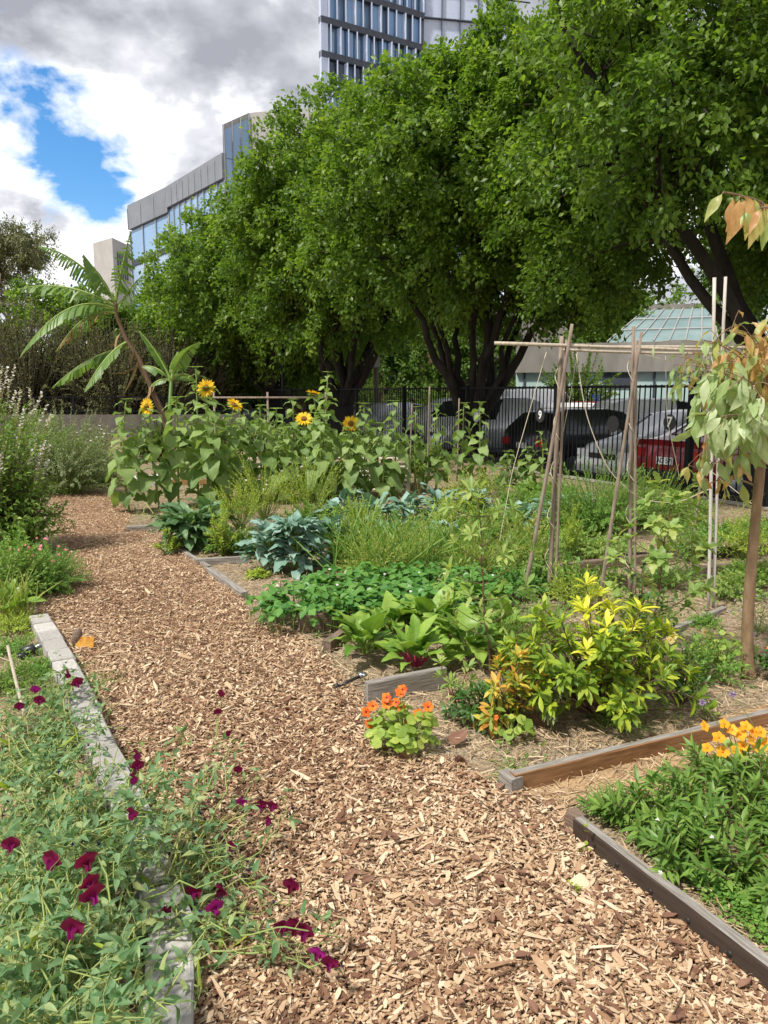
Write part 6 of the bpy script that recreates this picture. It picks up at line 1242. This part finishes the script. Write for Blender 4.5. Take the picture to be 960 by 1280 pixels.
# ---- bananas
def banana_leaf(S, Lf, p0, p1, arch, W, torn=.5, n=26, tw=0., dry=None):
    p = bez(p0, p1, arch, n+1, .5); T = nrm(np.gradient(p, axis=0)); side = nrm(np.cross(T, UP+rng.normal(0, .1, 3))); up = np.cross(side, T)
    tube(S, p, (.035, .008), 6, .9)
    t = np.linspace(0, 1, n+1); w = W*np.sin(PI*np.clip((t-.1)/.9, 0, 1)**.6)**.8*.5+.004
    fullL = np.linalg.norm(p1-p0)
    for sgn in (-1, 1):
        drop = .25
        for i in range(2, n):
            if U(0, 1) < torn: drop = U(.35, 1.3)
            gap = .0 if U(0, 1) > torn else .42
            a, b = p[i], p[i]+(p[i+1]-p[i])*(1-gap); wv = w[i]*U(.9, 1.05)
            def edge(q, k): d = nrm(side[k]*sgn*math.cos(drop)+(-UP*math.sin(drop))+T[k]*.45); return q+d*wv*.5+up[k]*wv*.08, q+d*wv-UP*wv*.1*drop
            m1, e1 = edge(a, i); m2, e2 = edge(b, i); r = U(.2, .9)
            mt = 1 if (dry and U(0, 1) < dry*t[i]*1.6) else 0
            Lf.add([a, m1, e1, b, m2, e2], {4: [[0, 3, 4, 1], [1, 4, 5, 2]]}, np.array([[0, t[i], r], [.5, t[i], r], [1, t[i], r], [0, t[i+1], r], [.5, t[i+1], r], [1, t[i+1], r]]), mt)
Yb = 17.; bb = np.array([*at(222, 560, Yb)[:2], 0]); root = thing('banana_plant', 'tall leaning banana plant with torn drooping leaves above the low wall', 'banana plant', bb)
def ba(x, y, dY=0.): return at(x, y, Yb+dY)-bb
S, Lf = MB(), MB(); tr = np.array([(0, 0, 0), ba(205, 520), ba(191, 490), ba(175, 450), ba(158, 425), ba(146, 395), ba(144, 378)]); tt = np.linspace(0, 6, 24); tr = np.stack([np.interp(tt, range(7), tr[:, k]) for k in range(3)], -1); mb = MB(); tube(mb, tr, np.linspace(.07, .035, 24), 10, jit=.08)
for k in range(9): i = rng.integers(8, 20); q = tr[i]; mb.inst(T_strap, frame(nrm(np.array([[rng.normal(0, .5), rng.normal(0, .5)-.3, -1.]])), rng.normal(0, 1, (1, 3))), (q+rng.normal(0, .06, 3))[None], np.array([[U(.6, 1.2), U(.4, .9), .6]]), [U(0, 1)], 1)
mb.build('stem', [M['stem_brown'], M['banana_dry']], root)
cr_ = tr[-1]
for (x, y, dY, ar, W_, tn, s, dr) in [(48, 308, -.5, (.0, 0, .5), .42, .6, 23, None), (22, 362, .3, (0, 0, .45), .4, .6, 22, None), (104, 318, -.3, (0, 0, .1), .6, .12, 23, None), (163, 290, .0, (.0, 0, .1), .42, .75, 23, None), (26, 444, -.8, (0, 0, .95), .46, .35, 21, None), (70, 440, -.2, (0, 0, .6), .4, .4, 20, .55),
        (66, 484, .2, (0, 0, .35), .42, .2, 14, None), (106, 488, -.6, (0, 0, .3), .44, .1, 15, None), (178, 345, .3, (0, 0, .2), .36, .6, 20, None), (95, 395, .6, (0, 0, .5), .4, .5, 21, None)]:
    banana_leaf(S, Lf, tr[s], ba(x, y, dY), ar, W_*1.75, min(tn*1.5, .9), dry=dr)
S.build('rachis', M['stem_green'], root); Lf.build('foliage', [M['banana'], M['banana_dry']], root)
bb = np.array([*at(212, 560, 15.6)[:2], 0]); Yb = 15.6; root = thing('banana_plant', 'small young banana plant right of the leaning one', 'banana plant', bb); S, Lf = MB(), MB(); mb = MB(); tube(mb, [(0, 0, 0), (0, 0, .8), ba(214, 475)], (.07, .035), 9); mb.build('stem', M['banana'], root)
for (x, y, dY, ar, W_) in [(174, 414, 0, (0, 0, .2), .34), (250, 428, -.2, (-.1, 0, .25), .36), (178, 458, .1, (0, 0, .2), .25), (188, 483, 0, (0, 0, .15), .22), (246, 478, .3, (0, 0, .3), .26), (222, 440, .2, (0, 0, 0), .2)]: banana_leaf(S, Lf, ba(214, 476), ba(x, y, dY), ar, W_*1.15, .06, 18)
S.build('rachis', M['stem_green'], root); Lf.build('foliage', M['banana'], root)
# raised beds of far garden: little grass on margins
mb = MB(); n = 5000; P = np.stack([U(-9, 7.5, n), U(9, 24, n)], -1); P = P[~inside(P, path_poly)]; P = P[((P-F0)@fn) < -.05]; n = len(P)
mb.inst(T_grass, frame(np.stack([rng.normal(0, .5, n), rng.normal(0, .5, n), np.ones(n)], -1), rng.normal(0, 1, (n, 3))*[1, 1, .1]), np.c_[P, np.zeros(n)], U(.08, .3, n), rng.random(n)); tag(mb.build('grass', M['grass']), kind='stuff')
mb = MB(); pl = sample_poly(None, 26000, .8, 13, 2.2, (-6, 7)); pl = pl[~inside(pl, path_poly)]; pl = pl[~inside(pl, sand_poly)]; nzv = np.sin(pl[:, 0]*3.1+1)*np.cos(pl[:, 1]*2.3)+np.sin(pl[:, 0]*7+pl[:, 1]*5)*.5; pl = pl[nzv > .35]; n = len(pl)
mb.inst(T_ovate, frame(rng.normal(0, 1, (n, 3))+[0, 0, .8], UP+rng.normal(0, .4, (n, 3))), np.c_[pl, U(.005, .03, n)], U(.012, .035, n), rng.random(n)); tag(mb.build('small_ground_weeds', M['herb']), kind='stuff')
mix = [('midgreen', T_ovate, .05), ('yelgreen', T_lance, .045), ('sapling', T_ovate, .045), ('herb', T_lance, .04), ('weedy', T_lance, .05), ('midgreen', T_obov, .06)]
desc = ['mixed green leafy weeds', 'light yellow green feathery weeds', 'pale round leaved weeds', 'fine green herbs', 'straw toned weeds', 'broad green weeds']
spots = [(655, 735, 'at the foot of the left pole bundle'), (720, 760, 'just before the middle bundle'), (760, 700, 'right of the middle brace'), (835, 735, 'left of the white poles'), (650, 690, 'left of the left bundle'), (700, 672, 'behind the left bundle on the soil'), (620, 672, 'right of the second row cabbages'), (560, 672, 'among the second row cabbages'),
         (915, 745, 'left of the gum trunk on the mulch'), (860, 700, 'behind the white poles'), (800, 790, 'behind the glossy dark branch'), (300, 690, 'left of the broccoli'), (390, 672, 'behind the large broccoli'), (930, 700, 'behind the gum trunk'), (730, 690, 'between the two bundles, farther back'), (680, 790, 'behind the chard row at its right end'), (655, 830, 'behind the croton'), (945, 730, 'right of the gum trunk'),
         (590, 690, 'behind the strawberry patch, right'), (785, 655, 'at the foot of the tomato bush'), (855, 650, 'under the fence right of the tomato bush'), (640, 640, 'before the fence left of the bundle'), (590, 635, 'under the right sunflowers'), (680, 625, 'at the fence behind the bundle')]
for i, (px, py, wh) in enumerate(spots):
    mt, t_, L_ = mix[i % 6]; g_ = gp(px, py); k = g_[1]/6
    bush('garden_weeds', desc[i % 6]+' '+wh, 'weeds', g_, .26*k+.06, (.3+.12*math.sin(i*2.1))*min(k, 1.5), 70, 16, t_, L_*max(k, .8), M[mt], M['stem_green'], stem_r=.0022, dome=.25, hmin=.3, group='weeds filling the middle beds', ang=.9)
for i, (px, py, R, h, mt, lb) in enumerate([(15, 815, .25, .1, 'herb', 'low weeds beside the fallen garden light'), (60, 840, .2, .1, 'herb', 'low weeds between the light and the sweet peas'), (5, 860, .25, .16, 'midgreen', 'low weeds left of the bamboo stake'), (20, 790, .22, .14, 'yelgreen', 'bright low weeds above the garden light')]):
    br('low_weeds', lb, 'weeds', px, py, R, h, 80, 12, T_lance, .035, mt, stem_r=.0014)
# texts become meshes
dg = bpy.context.evaluated_depsgraph_get(); dg.update()
for o in list(sc.objects):
    if o.type == 'FONT':
        me = bpy.data.meshes.new_from_object(o.evaluated_get(dg)); n_ = bpy.data.objects.new(o.name, me); C.objects.link(n_); n_.parent = o.parent; n_.location = o.location; n_.rotation_euler = o.rotation_euler; bpy.data.objects.remove(o)
for o in PROTOS: bpy.data.objects.remove(o)
